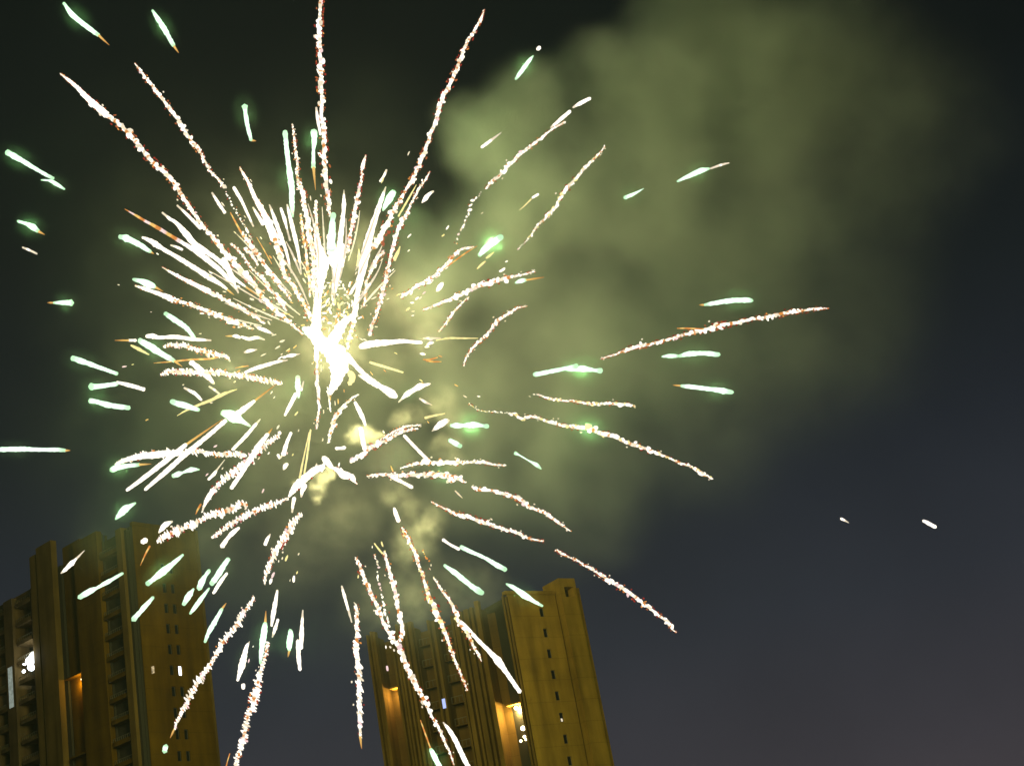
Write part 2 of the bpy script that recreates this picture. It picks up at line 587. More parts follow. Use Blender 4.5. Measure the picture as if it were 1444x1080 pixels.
# ---- lower wing at the edge of the photo
FL = Face(FM.p(FM.s(46), -0.3, 0), -38, flip=True)
t3 = empty('apartment_tower', (FL.o[0], FL.o[1], 0))
tag(t3, 'lower dark apartment tower with a dazzling white balcony lamp, cut by the frame', 'tower', 'apartment towers behind the firework')
def sl(x, y=900):
    return FL.s(x, y)
z3 = FL.hit(42, 832)[1]
Boxes().box(FL, 0.0, sl(-160), -12.0, -2.4, 0, z3).build('main_block', M_DARK, t3)
Boxes().box(FL, 0.0, sl(-160), -2.6, -0.6, z3 + 0.003, z3 + 0.5).build('parapet', M_GREY_L, t3)
for x0, x1, t in ((9, 21, 0.3), (-30, -6, 0.3), (-70, -50, 0.3), (47, 51, 0.1)):
    a, c = sorted((sl(x0), sl(x1)))
    Boxes().box(FL, a, c, -2.4, t, 0, z3 + 0.2).build('pier', M_GREY_L, t3)
for x0, x1 in ((24, 46), (-5, 8)):
    a, c = sorted((sl(x0), sl(x1)))
    for kf in range(12):
        z0 = z3 - 3.0 * kf - 1.6
        bal = Boxes().box(FL, a + 0.1, c - 0.1, -2.35, 0.1, z0, z0 + 0.18)
        bal.box(FL, a + 0.1, c - 0.1, -0.02, 0.1, z0 + 0.18, z0 + 0.6)
        bal = bal.build('balcony', M_GREY_L, t3)
        r_ = Boxes().box(FL, a + 0.1, c - 0.1, 0.0, 0.06, z0 + 1.05, z0 + 1.12)
        for q in range(8):
            ss = a + 0.15 + (c - a - 0.3) * q / 7
            r_.box(FL, ss - 0.02, ss + 0.02, 0.01, 0.05, z0 + 0.6, z0 + 1.05)
        r_.build('railing', M_RAIL, bal)
M_STRIP = lit_mat('stair_window_glow', (0.62, 0.72, 0.62), 0.42, 0.35)
for (x0, x1, y0, y1, mt, t) in ((34, 46, 868, 884, M_ROOM_Y, -2.2), (36, 48, 897, 915, lit_mat('orange_room', (0.9, 0.42, 0.12), 0.45, 0.5), -2.2),
                                (15, 21, 940, 998, M_STRIP, 0.36), (0, 8, 946, 956, M_ROOM_C, -2.2), (2, 11, 975, 983, M_ROOM_C, -2.2),
                                (46, 58, 1068, 1080, M_ROOM_Y, -2.2)):
    ym = (y0 + y1) / 2
    sa, sc = sorted((sl(x0, ym), sl(x1, ym)))
    zt, zbm = FL.hit((x0 + x1) / 2, y0)[1], FL.hit((x0 + x1) / 2, y1)[1]
    Boxes().box(FL, sa, sc, t - 0.08, t, zbm, zt).build('lit_window', mt, t3)
for (x, y, r) in ((45, 925, 0.75), (40, 931, 0.75), (41, 940, 0.55), (32, 935, 0.3), (31, 946, 0.28), (50, 961, 0.2), (42, 941, 0.5)):
    s_q, z_q = FL.hit(x, y)
    bulb('balcony_lamp', FL.p(s_q, -0.3, z_q), r, M_LAMP_W, t3)
s_q, z_q = FL.hit(45, 926)
lamp('lamp_light', FL.p(s_q, 0.9, z_q), 260, (0.85, 0.93, 1.0), t3, 0.3)

# ---------------------------------------------------------------- the firework
# Every trail is a row of photo-pixel points (x, y, width), read outwards or inwards; its depth comes from the
# sphere of the burst, so each trail is a real streak in the air around the core.
# kinds: g green-white star, w white star, y thin yellow line, o orange line, t beaded glitter, c comb glitter
T = []
def A(kind, pts, **k):
    T.append((kind, pts, k))

# -- far stars
A('g', [(90, 5, 5), (103, 22, 8), (128, 42, 8), (139, 50, 6)], tail=(154, 64), glow=1)
A('g', [(215, 15, 4), (222, 26, 7), (231, 40, 9), (245, 65, 6)], tail=(252, 75), glow=.8)
A('g', [(345, 150, 10), (346, 158, 6), (348, 172, 7), (354, 198, 5)], tail=(361, 199), glow=1)
A('g', [(10, 215, 10), (30, 226, 8), (55, 241, 6), (75, 252, 6)], glow=1)
A('g', [(58, 254, 2), (70, 255, 4), (80, 260, 7), (91, 267, 3)], glow=.4)
A('g', [(25, 312, 4), (38, 316, 6), (46, 320, 11), (54, 326, 7)], tail=(63, 331), glow=1)
A('w', [(32, 349, 3), (42, 353, 4), (52, 358, 3)])
A('g', [(101, 427, 10), (94, 427, 9), (82, 427, 5), (75, 427, 3)], tail=(67, 427), glow=.5)
A('g', [(-8, 634, 8), (28, 633, 8), (60, 634, 6), (82, 634, 7), (92, 635, 5)], tail=(99, 635), glow=.4)
A('g', [(169, 334, 7), (178, 336, 11), (195, 344, 9), (212, 355, 6)], tail=(217, 358), glow=1.3)
A('g', [(188, 394, 4), (200, 397, 9), (210, 401, 12), (217, 404, 8)], tail=(230, 411), glow=1)
A('g', [(102, 505, 9), (112, 508, 9), (140, 518, 6), (165, 527, 6)], glow=.8)
A('g', [(128, 545, 11), (137, 545, 8), (165, 541, 7)], glow=.8)
A('w', [(165, 539, 4), (182, 543, 7), (203, 549, 6)])
A('g', [(127, 565, 9), (135, 566, 7), (153, 571, 9), (182, 575, 7)], glow=.8)
A('g', [(242, 566, 8), (250, 569, 8), (262, 572, 10), (280, 578, 6)], glow=.6)
A('w', [(260, 547, 3), (275, 555, 6), (284, 564, 4)])
A('g', [(233, 442, 7), (245, 450, 9), (262, 462, 8), (274, 476, 6)])
A('w', [(207, 474, 6), (216, 474, 9), (225, 476, 5), (248, 475, 7), (270, 478, 6), (297, 480, 3)])
A('g', [(197, 480, 9), (213, 489, 12), (220, 494, 10), (235, 503, 9), (246, 509, 6)], tail=(257, 517), glow=1.2)
A('w', [(191, 480, 5), (182, 480, 4)], tail=(162, 480))
A('y', [(185, 487, 3), (195, 492, 6), (210, 500, 2)])
A('w', [(270, 511, 9), (280, 519, 9), (292, 530, 10), (302, 541, 3)])
A('o', [(217, 512, 1), (240, 510, 3), (270, 507, 4), (295, 506, 4), (314, 502, 2)])
A('w', [(179, 691, 5), (205, 672, 7), (237, 647, 8), (262, 627, 6)], tail=(314, 591))
A('w', [(205, 690, 5), (235, 664, 8), (262, 640, 8), (295, 613, 7), (318, 593, 7)])
A('g', [(314, 582, 10), (324, 585, 19), (334, 590, 16), (342, 594, 8), (353, 601, 3)], glow=2)
A('w', [(330, 588, 10), (345, 576, 9), (358, 566, 5)], tail=(388, 543))
A('w', [(328, 634, 5), (348, 613, 6), (359, 600, 5), (367, 591, 2)])
A('w', [(294, 676, 4), (302, 668, 6), (306, 662, 3), (317, 648, 1)])
A('w', [(327, 687, 7), (340, 668, 7), (364, 630, 9), (377, 613, 6)], tail=(384, 604))
A('g', [(244, 671, 7), (252, 668, 9), (258, 666, 3), (270, 662, 8), (281, 662, 2)])
A('y', [(250, 586, 1), (262, 579, 3), (280, 571, 4), (298, 564, 5), (312, 557, 6), (322, 553, 4), (334, 549, 1)])
A('w', [(295, 545, 3), (303, 550, 4), (310, 556, 3)])
A('g', [(163, 732, 3), (170, 724, 10), (177, 717, 12), (191, 709, 3)], glow=.8)
A('w', [(224, 751, 3), (230, 743, 9), (234, 739, 9), (243, 735, 3)])
A('w', [(201, 764, 9), (206, 761, 9)])
A('o', [(211, 770, 4), (205, 781, 3), (198, 797, 1)])
A('w', [(86, 808, 2), (92, 803, 6), (101, 794, 8), (107, 788, 4), (119, 776, 1)])
A('g', [(112, 842, 8), (127, 833, 10), (136, 829, 5), (152, 820, 7), (173, 808, 4)])
A('g', [(208, 823, 9), (214, 818, 7), (228, 807, 13), (243, 795, 8), (258, 782, 4)], glow=1.3)
A('g', [(188, 873, 9), (198, 862, 7), (204, 855, 8), (216, 842, 5)])
A('g', [(259, 852, 6), (264, 843, 10), (268, 837, 9), (273, 830, 3)])
A('g', [(281, 830, 8), (284, 821, 11), (290, 811, 6), (295, 804, 6)])
A('g', [(298, 823, 8), (307, 811, 10), (315, 798, 8), (322, 788, 7)], glow=.7)
A('w', [(301, 836, 5), (311, 820, 7), (320, 808, 4)])
A('g', [(268, 865, 4), (277, 853, 8), (285, 842, 7), (295, 829, 3)])
A('g', [(289, 905, 4), (294, 892, 7), (303, 876, 8), (313, 858, 5)], tail=(319, 850))
A('w', [(313, 770, 8), (320, 760, 6), (328, 751, 8), (337, 744, 4)])
A('w', [(374, 767, 6), (377, 760, 6), (381, 753, 2)])
A('w', [(335, 959, 4), (341, 938, 11), (345, 922, 8), (348, 911, 6), (352, 904, 1)], glow=.4)
A('g', [(367, 935, 4), (369, 915, 8), (372, 893, 11), (374, 878, 6)], tail=(375, 861), glow=1)
A('w', [(383, 882, 4), (386, 862, 8), (389, 845, 6), (391, 832, 3)])
A('w', [(384, 898, 2), (388, 886, 6), (392, 873, 4)])
A('g', [(409, 888, 6), (410, 894, 9), (408, 909, 10), (408, 917, 5)], tail=(406, 926), glow=1)
A('w', [(423, 944, 5), (421, 925, 7), (420, 903, 6)])
A('w', [(425, 914, 5), (425, 896, 8), (427, 860, 2)])
A('w', [(343, 965, 6), (343, 970, 6)])
A('g', [(234, 1051, 8), (232, 1059, 8)])
A('o', [(324, 1062, 2), (321, 1072, 2), (318, 1084, 3)])
A('g', [(727, 112, 4), (738, 97, 7), (746, 86, 6), (752, 79, 2)], glow=1)
A('w', [(758, 70, 6), (761, 67, 6)])
A('w', [(808, 152, 3), (818, 146, 6), (832, 139, 5)])
A('w', [(777, 180, 3), (790, 169, 6), (804, 157, 5)])
A('w', [(679, 208, 4), (690, 200, 5), (707, 187, 1)])
A('g', [(955, 256, 3), (972, 248, 7), (988, 241, 9), (1000, 238, 4)], glow=.8)
A('w', [(1002, 238, 3), (1016, 233, 4), (1028, 230, 2)])
A('g', [(881, 279, 6), (893, 274, 5), (908, 266, 1)], glow=.5)
A('y', [(733, 296, 1), (740, 290, 2), (749, 281, 2)])
A('w', [(751, 279, 4), (759, 274, 4)])
A('g', [(676, 360, 6), (684, 351, 10), (697, 341, 11), (707, 334, 9)], glow=6)
A('y', [(673, 379, 2), (678, 374, 4), (684, 369, 3)])
A('y', [(686, 364, 3), (690, 361, 4), (696, 356, 2)])
A('g', [(727, 399, 3), (735, 396, 8), (742, 395, 4)], tail=(767, 391))
A('g', [(993, 430, 4), (1010, 427, 8), (1030, 424, 8), (1052, 423, 9), (1061, 424, 5)], tail=(986, 430), glow=1)
A('g', [(933, 503, 2), (942, 502, 6), (950, 502, 7), (957, 502, 4)], glow=.4)
A('g', [(958, 502, 5), (972, 499, 9), (990, 498, 7), (1004, 499, 8), (1014, 500, 7)], glow=1)
A('g', [(960, 544, 4), (972, 545, 7), (1005, 549, 7), (1020, 551, 10), (1033, 553, 6)], tail=(949, 543), glow=1)
A('g', [(754, 528, 8), (770, 525, 7), (800, 519, 6), (813, 516, 9)], glow=.6)
A('g', [(800, 522, 4), (820, 520, 10), (838, 522, 5), (847, 523, 9)], glow=2.6)
A('w', [(562, 567, 2), (568, 561, 4), (575, 555, 10), (583, 550, 7), (592, 545, 10), (607, 541, 2)], glow=.6)
A('w', [(489, 502, 12), (500, 514, 8), (512, 526, 7), (535, 544, 8), (545, 550, 12), (552, 555, 14), (558, 559, 7)], glow=.4)
A('w', [(506, 529, 3), (520, 537, 7), (533, 545, 6)])
A('y', [(522, 511, 4), (545, 518, 4), (568, 525, 3)])
A('o', [(597, 507, 2), (606, 507, 4), (617, 504, 2)])
A('o', [(601, 509, 2), (610, 510, 4), (622, 510, 2)])
A('w', [(592, 562, 3), (600, 567, 4), (609, 571, 1)])
A('y', [(600, 589, 4), (612, 586, 4), (627, 583, 2)])
A('w', [(609, 608, 1), (614, 604, 6), (620, 599, 10), (628, 594, 9), (633, 593, 3)])
A('g', [(636, 600, 5), (644, 600, 10), (653, 600, 5), (667, 599, 11), (679, 600, 5), (687, 601, 8)], glow=4)
A('g', [(635, 621, 8), (642, 625, 8), (649, 629, 7)])
A('w', [(570, 614, 5), (585, 630, 5), (605, 650, 5)])
A('g', [(727, 639, 6), (733, 642, 2), (745, 649, 2), (756, 655, 7), (763, 661, 2)])
A('w', [(1302, 734, 5), (1310, 738, 6), (1319, 743, 6)])
A('w', [(1186, 731, 4), (1190, 733, 4), (1197, 737, 1)])
A('w', [(625, 761, 5), (634, 767, 4), (647, 774, 5)])
A('g', [(650, 771, 7), (665, 778, 6), (683, 786, 5), (700, 796, 8), (713, 803, 7)])
A('g', [(627, 797, 5), (640, 806, 8), (650, 814, 9), (662, 824, 7), (672, 831, 10), (680, 836, 8)], glow=.4)
A('w', [(642, 692, 2), (646, 696, 3), (652, 702, 1)])
A('w', [(549, 671, 4), (560, 676, 6), (570, 681, 5), (581, 687, 6)])
A('w', [(625, 1018, 2), (633, 1028, 6), (642, 1043, 8), (652, 1064, 8), (664, 1088, 7)])
A('o', [(593, 1015, 2), (599, 1032, 3), (607, 1054, 3)])
A('g', [(607, 1055, 5), (612, 1065, 10), (617, 1075, 8), (624, 1088, 9)], glow=.8)
A('w', [(643, 872, 5), (655, 881, 6), (672, 900, 6), (690, 918, 7), (703, 932, 12), (715, 949, 7), (733, 975, 7)])
A('g', [(714, 823, 3), (724, 828, 7), (738, 838, 11), (752, 847, 6), (765, 854, 4)], glow=.6)
# -- inner star lines above the core
A('w', [(330, 265, 5), (334, 272, 6), (341, 284, 5), (357, 319, 3)])
A('w', [(357, 293, 3), (363, 303, 5), (371, 316, 6)])
A('w', [(380, 289, 2), (387, 308, 6), (397, 336, 7), (404, 356, 5), (411, 385, 2)])
A('w', [(396, 294, 4), (401, 309, 6), (405, 324, 3), (409, 339, 3)])
A('w', [(405, 289, 3), (409, 306, 6), (416, 335, 7), (421, 358, 5), (425, 387, 1)])
A('g', [(402, 186, 9), (403, 196, 7), (406, 225, 8), (411, 262, 10), (412, 290, 8), (413, 306, 2)], glow=1)
A('g', [(443, 186, 11), (443, 200, 8), (442, 212, 5), (442, 236, 7)], tail=(445, 268), glow=1.2)
A('w', [(446, 152, 3), (448, 168, 5), (452, 190, 4)])
A('g', [(470, 303, 10), (469, 312, 8), (468, 330, 12), (467, 350, 14)], glow=.6)
A('w', [(485, 268, 1), (485, 288, 7), (484, 303, 6), (481, 330, 9), (478, 356, 9)])
A('g', [(555, 271, 10), (550, 279, 12), (544, 289, 8), (540, 297, 3)], glow=1.6)
A('w', [(545, 240, 3), (541, 249, 4), (536, 256, 4)])
A('y', [(587, 261, 1), (578, 277, 3), (570, 291, 3), (562, 305, 3)])
A('w', [(611, 270, 3), (605, 274, 5), (600, 280, 8), (595, 286, 2)])
A('y', [(564, 348, 2), (561, 356, 5), (556, 366, 6)])
A('w', [(502, 401, 4), (498, 407, 5), (494, 414, 4)])
A('y', [(506, 352, 2), (506, 362, 5), (504, 375, 4)])
A('w', [(250, 290, 3), (260, 299, 4), (270, 309, 5), (283, 322, 6)])
A('w', [(241, 346, 3), (248, 348, 4), (257, 352, 4)])
A('w', [(201, 335, 4), (211, 339, 7), (219, 344, 10), (228, 350, 6), (247, 361, 7), (270, 375, 8), (295, 391, 9), (310, 400, 6), (320, 408, 4)], tail=(330, 416))
A('w', [(176, 295, 1), (183, 299, 2), (195, 306, 4), (207, 313, 4), (222, 321, 6), (235, 329, 5), (255, 341, 6), (276, 354, 8), (297, 370, 9), (315, 386, 7), (335, 411, 2)], hot=(0, 5))
A('w', [(229, 300, 3), (240, 309, 5), (248, 314, 6), (264, 332, 10), (277, 346, 10), (300, 361, 7), (316, 374, 8), (330, 392, 6), (346, 404, 3)], tail=(362, 416))
A('w', [(316, 366, 8), (325, 387, 9), (330, 399, 5), (336, 413, 3)])
A('o', [(325, 300, 2), (333, 315, 4), (342, 331, 4), (352, 346, 2)])
A('w', [(299, 272, 3), (307, 285, 5), (317, 300, 5)])
A('o', [(362, 335, 1), (372, 352, 2), (383, 372, 2)])
# -- small stars beside and below the core
A('w', [(359, 459, 3), (366, 463, 5), (374, 466, 6), (385, 471, 2)])
A('w', [(328, 474, 3), (333, 474, 6), (338, 476, 5)], tail=(318, 474))
A('w', [(341, 475, 4), (351, 478, 6), (362, 476, 5), (373, 479, 2)])
A('w', [(345, 497, 3), (351, 495, 6), (362, 493, 2)])
A('w', [(346, 525, 4), (358, 520, 6), (378, 514, 6), (392, 510, 5), (405, 508, 2)])
A('o', [(332, 519, 1), (342, 517, 3), (350, 516, 2)])
A('w', [(400, 504, 4), (403, 503, 4)])
A('w', [(405, 502, 4), (412, 501, 6), (423, 499, 1)])
A('g', [(157, 663, 8), (163, 660, 10), (177, 657, 7), (196, 655, 6)], tail=(213, 654), glow=1)
A('o', [(276, 725, 1), (279, 718, 4), (283, 711, 4)])
A('w', [(482, 826, 3), (485, 838, 5), (488, 848, 5), (496, 877, 2)])
A('y', [(528, 766, 2), (534, 774, 3), (541, 782, 3)])
A('w', [(556, 717, 4), (558, 724, 7), (562, 734, 6)])
A('g', [(420, 531, 8), (420, 545, 9), (421, 556, 5), (421, 561, 3)], glow=.8)
A('w', [(417, 556, 6), (411, 568, 7), (402, 585, 4)])
A('w', [(428, 538, 2), (425, 550, 4)])
A('w', [(400, 640, 8), (404, 626, 6), (410, 611, 5)])
A('w', [(400, 662, 3), (402, 657, 7), (405, 654, 5)])
A('w', [(392, 641, 4), (394, 646, 4), (397, 643, 3)])
A('w', [(474, 632, 6), (480, 632, 4), (486, 631, 7)])
A('y', [(423, 673, 4), (426, 656, 3), (430, 637, 2), (436, 610, 2)])
A('y', [(429, 668, 3), (432, 650, 3), (434, 636, 3), (438, 606, 3)])
A('w', [(415, 702, 7), (413, 712, 5), (412, 722, 3)])
A('w', [(429, 685, 9), (426, 693, 6), (425, 700, 3)])
A('w', [(456, 645, 8), (462, 652, 11), (468, 659, 7)])
A('w', [(501, 568, 5), (506, 578, 8), (511, 588, 7), (515, 599, 4)])
A('w', [(509, 605, 8), (511, 618, 8), (514, 633, 7)])
A('w', [(597, 477, 2), (605, 477, 4), (621, 477, 2)])
A('y', [(615, 480, 1), (632, 477, 3), (652, 477, 3), (674, 477, 1)])
# -- glitter trails
A('t', [(85, 104, 2), (95, 112, 5), (107, 122, 6), (125, 140, 10), (150, 162, 12), (170, 177, 12), (192, 200, 13), (212, 225, 11), (240, 252, 11), (262, 284, 10), (276, 305, 10), (292, 325, 9), (310, 348, 12), (337, 378, 15), (352, 394, 16), (369, 417, 11), (387, 437, 12), (404, 450, 8), (416, 462, 6), (428, 471, 4)], smooth=4, red=1)
A('t', [(190, 90, 2), (197, 98, 5), (205, 110, 7), (222, 130, 9), (240, 155, 9), (252, 170, 11), (265, 192, 10), (282, 215, 8), (297, 242, 6), (308, 253, 6), (316, 265, 8)], red=1)
A('t', [(318, 271, 4), (327, 286, 7), (336, 304, 4), (348, 324, 5), (357, 341, 3)], sparse=1)
A('t', [(338, 236, 2), (343, 245, 4), (350, 257, 5), (360, 280, 7), (375, 307, 11), (387, 336, 15), (395, 362, 14), (402, 388, 10), (412, 402, 8), (421, 416, 9), (431, 431, 11), (440, 452, 12)], smooth=5, red=1)
A('t', [(342, 328, 5), (350, 340, 9), (360, 355, 11), (372, 372, 10), (381, 385, 8), (392, 400, 7), (403, 413, 6), (411, 424, 3)])
A('t', [(325, 344, 4), (334, 351, 7), (344, 362, 5), (352, 375, 5), (361, 384, 6), (370, 391, 9), (381, 407, 9), (395, 425, 7), (404, 438, 5)])
A('t', [(347, 350, 8), (355, 360, 8), (364, 373, 5)])
A('t', [(229, 377, 1), (241, 384, 4), (252, 390, 5), (270, 399, 7), (295, 411, 9), (310, 419, 9), (325, 427, 9), (341, 436, 9), (354, 443, 8), (364, 449, 6), (373, 456, 4)], smooth=4, red=1)
A('t', [(191, 403, 3), (206, 408, 6), (229, 416, 7), (241, 421, 10), (260, 427, 9), (275, 432, 9), (297, 440, 9), (316, 449, 10), (333, 456, 12), (349, 460, 7), (358, 464, 3)], smooth=3, red=1)
A('t', [(412, 175, 4), (415, 195, 6), (417, 215, 8), (420, 237, 7), (419, 250, 6), (424, 264, 12), (428, 280, 11), (432, 300, 11), (437, 330, 14), (441, 355, 14), (443, 385, 11), (441, 410, 10)], red=1)
A('t', [(424, 302, 5), (426, 318, 6), (428, 335, 7), (431, 350, 8), (433, 372, 7), (436, 395, 7), (437, 418, 5)], hotbeads=1)
A('t', [(445, 285, 7), (446, 310, 8), (448, 335, 9), (449, 358, 12)])
A('t', [(453, -12, 11), (452, 2, 12), (451, 22, 11), (450, 40, 12), (451, 60, 11), (452, 90, 12), (453, 120, 13), (454, 145, 9), (453, 162, 10), (456, 182, 11), (457, 220, 12), (460, 255, 13), (461, 272, 11), (464, 290, 9), (465, 305, 5)], red=2)
A('t', [(516, 219, 2), (513, 228, 5), (511, 237, 7), (510, 250, 5), (507, 265, 8), (503, 282, 10), (499, 305, 10), (494, 330, 9), (490, 356, 9)], smooth=2, red=1)
A('w', [(544, 264, 2), (540, 275, 5), (535, 290, 8), (526, 317, 10), (519, 342, 14), (513, 370, 14), (508, 395, 10), (504, 415, 8), (501, 438, 9), (497, 450, 9)])
A('t', [(683, 14, 1), (678, 28, 5), (668, 45, 8), (656, 66, 9), (646, 92, 10), (636, 116, 11), (624, 140, 10), (615, 170, 11), (606, 192, 9), (596, 222, 10), (587, 242, 8), (579, 257, 9), (572, 268, 6), (566, 280, 8), (556, 296, 10), (547, 313, 13), (537, 332, 17), (527, 350, 18)], red=2, smooth=1)
A('t', [(606, 242, 2), (602, 250, 5), (591, 267, 6), (582, 283, 5), (576, 295, 7), (570, 308, 11), (563, 319, 11), (557, 337, 10), (552, 357, 9), (549, 370, 9), (545, 388, 9), (540, 410, 9), (535, 428, 9), (529, 450, 8), (524, 460, 8), (521, 473, 9)], red=1)
A('t', [(541, 355, 8), (533, 364, 8), (527, 375, 8), (521, 387, 7), (516, 402, 6), (515, 420, 5), (513, 432, 4)], red=2)
A('t', [(500, 440, 8), (498, 455, 9), (495, 468, 9), (492, 480, 9), (490, 492, 8)])
A('t', [(797, 172, 3), (790, 176, 3), (782, 180, 4), (769, 190, 6), (754, 202, 7), (737, 215, 8), (721, 230, 8), (706, 246, 8), (693, 257, 7), (685, 266, 4)], smooth=2)
A('t', [(678, 271, 3), (672, 279, 5), (665, 286, 8), (661, 300, 7), (656, 311, 4), (649, 329, 9), (643, 343, 5)], sparse=1)
A('t', [(668, 348, 2), (659, 350, 4), (648, 353, 8), (636, 365, 8), (626, 377, 10), (611, 390, 9), (597, 399, 9), (585, 406, 8), (573, 414, 7), (565, 420, 5)], smooth=1)
A('o', [(673, 347, 1), (655, 358, 3), (640, 369, 3), (625, 380, 2)])
A('t', [(754, 383, 3), (742, 386, 4), (730, 389, 5), (719, 391, 9), (705, 395, 10), (690, 399, 11), (675, 404, 12), (661, 410, 11), (640, 420, 9), (620, 428, 8), (608, 433, 5), (597, 437, 4)])
A('t', [(661, 419, 4), (655, 424, 4), (649, 430, 5), (639, 441, 6), (632, 451, 6), (626, 459, 4), (619, 468, 3)], yellow=1)
A('t', [(743, 432, 3), (736, 433, 4), (728, 435, 5), (716, 443, 7), (702, 452, 9), (695, 461, 8), (690, 467, 7), (682, 476, 7), (673, 484, 6), (664, 494, 5), (657, 505, 4), (654, 516, 3)], red=1)
A('t', [(853, 207, 4), (848, 213, 2), (842, 220, 5), (834, 228, 7), (824, 238, 8), (814, 250, 8), (799, 266, 9), (789, 281, 9), (784, 292, 9), (774, 301, 8), (767, 310, 5), (759, 317, 5), (749, 332, 4)], yellow=1)
A('t', [(733, 350, 3), (738, 344, 3), (745, 337, 4)], sparse=1)
A('w', [(509, 489, 8), (518, 486, 13), (530, 484, 11), (547, 483, 9), (567, 481, 7), (580, 482, 6), (594, 483, 5)])
A('t', [(495, 651, 9), (505, 644, 10), (515, 637, 10), (530, 627, 11), (545, 621, 9), (559, 613, 9), (570, 608, 8), (589, 604, 3)])
A('t', [(536, 621, 3), (548, 613, 4), (560, 606, 6), (577, 601, 5), (585, 600, 3), (593, 599, 4)], red=1)
A('t', [(565, 660, 3), (574, 657, 5), (585, 654, 6), (600, 652, 9), (620, 652, 12), (646, 652, 9), (662, 652, 6), (675, 651, 7), (688, 653, 6), (696, 655, 4), (713, 656, 4)])
A('t', [(518, 671, 4), (530, 669, 8), (545, 669, 7), (561, 670, 9), (580, 670, 9), (600, 669, 10), (623, 670, 15), (638, 672, 15), (647, 675, 10), (657, 680, 3)], glow=1.2, smooth=0)
A('t', [(666, 687, 5), (676, 691, 8), (690, 691, 8), (697, 692, 6), (711, 696, 9), (725, 700, 9), (735, 704, 10), (746, 714, 9), (758, 719, 8), (770, 724, 8), (786, 736, 6), (805, 749, 2)])
A('t', [(609, 708, 4), (619, 713, 3), (629, 718, 4), (640, 723, 7), (655, 727, 8), (672, 733, 9), (690, 739, 9), (704, 744, 7), (715, 747, 6), (728, 751, 8), (743, 758, 7), (752, 760, 4), (767, 763, 4)], red=1)
A('t', [(784, 775, 5), (795, 782, 6), (806, 787, 3), (814, 790, 5), (824, 797, 4), (834, 802, 7), (845, 809, 6), (862, 820, 9), (884, 833, 10), (907, 850, 10), (921, 861, 8), (931, 869, 7), (942, 877, 9), (948, 887, 5), (954, 891, 1)], red=2)
A('t', [(662, 569, 3), (672, 577, 3), (682, 580, 3), (695, 580, 4), (707, 582, 4), (718, 582, 3)], sparse=1, yellow=1)
A('t', [(718, 583, 4), (727, 585, 7), (735, 590, 7), (754, 588, 5), (774, 595, 7), (794, 599, 8), (814, 603, 9), (829, 604, 15), (847, 611, 13), (864, 615, 11), (884, 624, 9), (903, 630, 9), (922, 637, 9), (938, 643, 6), (953, 650, 6), (972, 657, 5), (984, 664, 9), (994, 669, 7), (1004, 675, 5)], glow=2.6, yellow=1)
A('t', [(757, 556, 2), (763, 558, 4), (775, 562, 6), (790, 564, 6), (797, 565, 4), (810, 566, 6), (822, 568, 5), (838, 570, 8), (855, 569, 6), (875, 570, 8), (888, 571, 7), (896, 573, 4)], yellow=1)
A('t', [(847, 506, 2), (857, 503, 3), (868, 500, 4), (880, 495, 6), (890, 491, 8), (907, 487, 9), (918, 485, 6), (930, 482, 7), (944, 478, 6), (955, 475, 8), (972, 470, 9), (994, 465, 10), (1017, 458, 11), (1032, 456, 9), (1046, 453, 8), (1064, 450, 7), (1083, 447, 9), (1108, 441, 9), (1125, 439, 8), (1140, 437, 7), (1154, 435, 5), (1168, 435, 1)], red=2)
A('o', [(955, 463, 2), (970, 463, 3), (992, 464, 3)])
A('t', [(502, 786, 5), (510, 805, 9), (520, 830, 9), (533, 857, 10), (541, 878, 10), (555, 902, 11), (567, 920, 13), (573, 940, 13), (583, 960, 11), (592, 976, 11), (600, 991, 11), (608, 1008, 7), (617, 1023, 7), (627, 1045, 7), (635, 1062, 5), (640, 1078, 2)])
A('t', [(528, 782, 3), (531, 789, 6), (533, 802, 7), (534, 813, 9), (536, 832, 6), (539, 843, 8), (542, 855, 8), (546, 870, 9), (549, 885, 9)], sparse=1, red=1)
A('t', [(542, 778, 5), (546, 793, 8), (550, 808, 8), (553, 820, 9), (557, 832, 10), (560, 850, 9), (563, 867, 11), (567, 882, 12), (566, 902, 9)])
A('t', [(567, 744, 5), (571, 752, 8), (576, 762, 8), (584, 778, 8), (588, 790, 8), (593, 803, 8), (598, 817, 6), (603, 835, 12), (611, 852, 13), (617, 867, 12), (622, 878, 12), (627, 889, 10), (633, 907, 9), (638, 920, 7), (643, 934, 6), (653, 957, 6), (659, 973, 2)], red=2, yellow=1)
A('t', [(596, 776, 3), (601, 786, 5), (607, 793, 6), (607, 803, 5)], sparse=1, hotbeads=1)
A('t', [(611, 814, 4), (616, 821, 6), (623, 832, 6), (633, 845, 7), (642, 862, 9), (647, 878, 9), (654, 886, 9), (661, 896, 10), (667, 909, 8), (675, 924, 6), (679, 932, 1)], yellow=1)
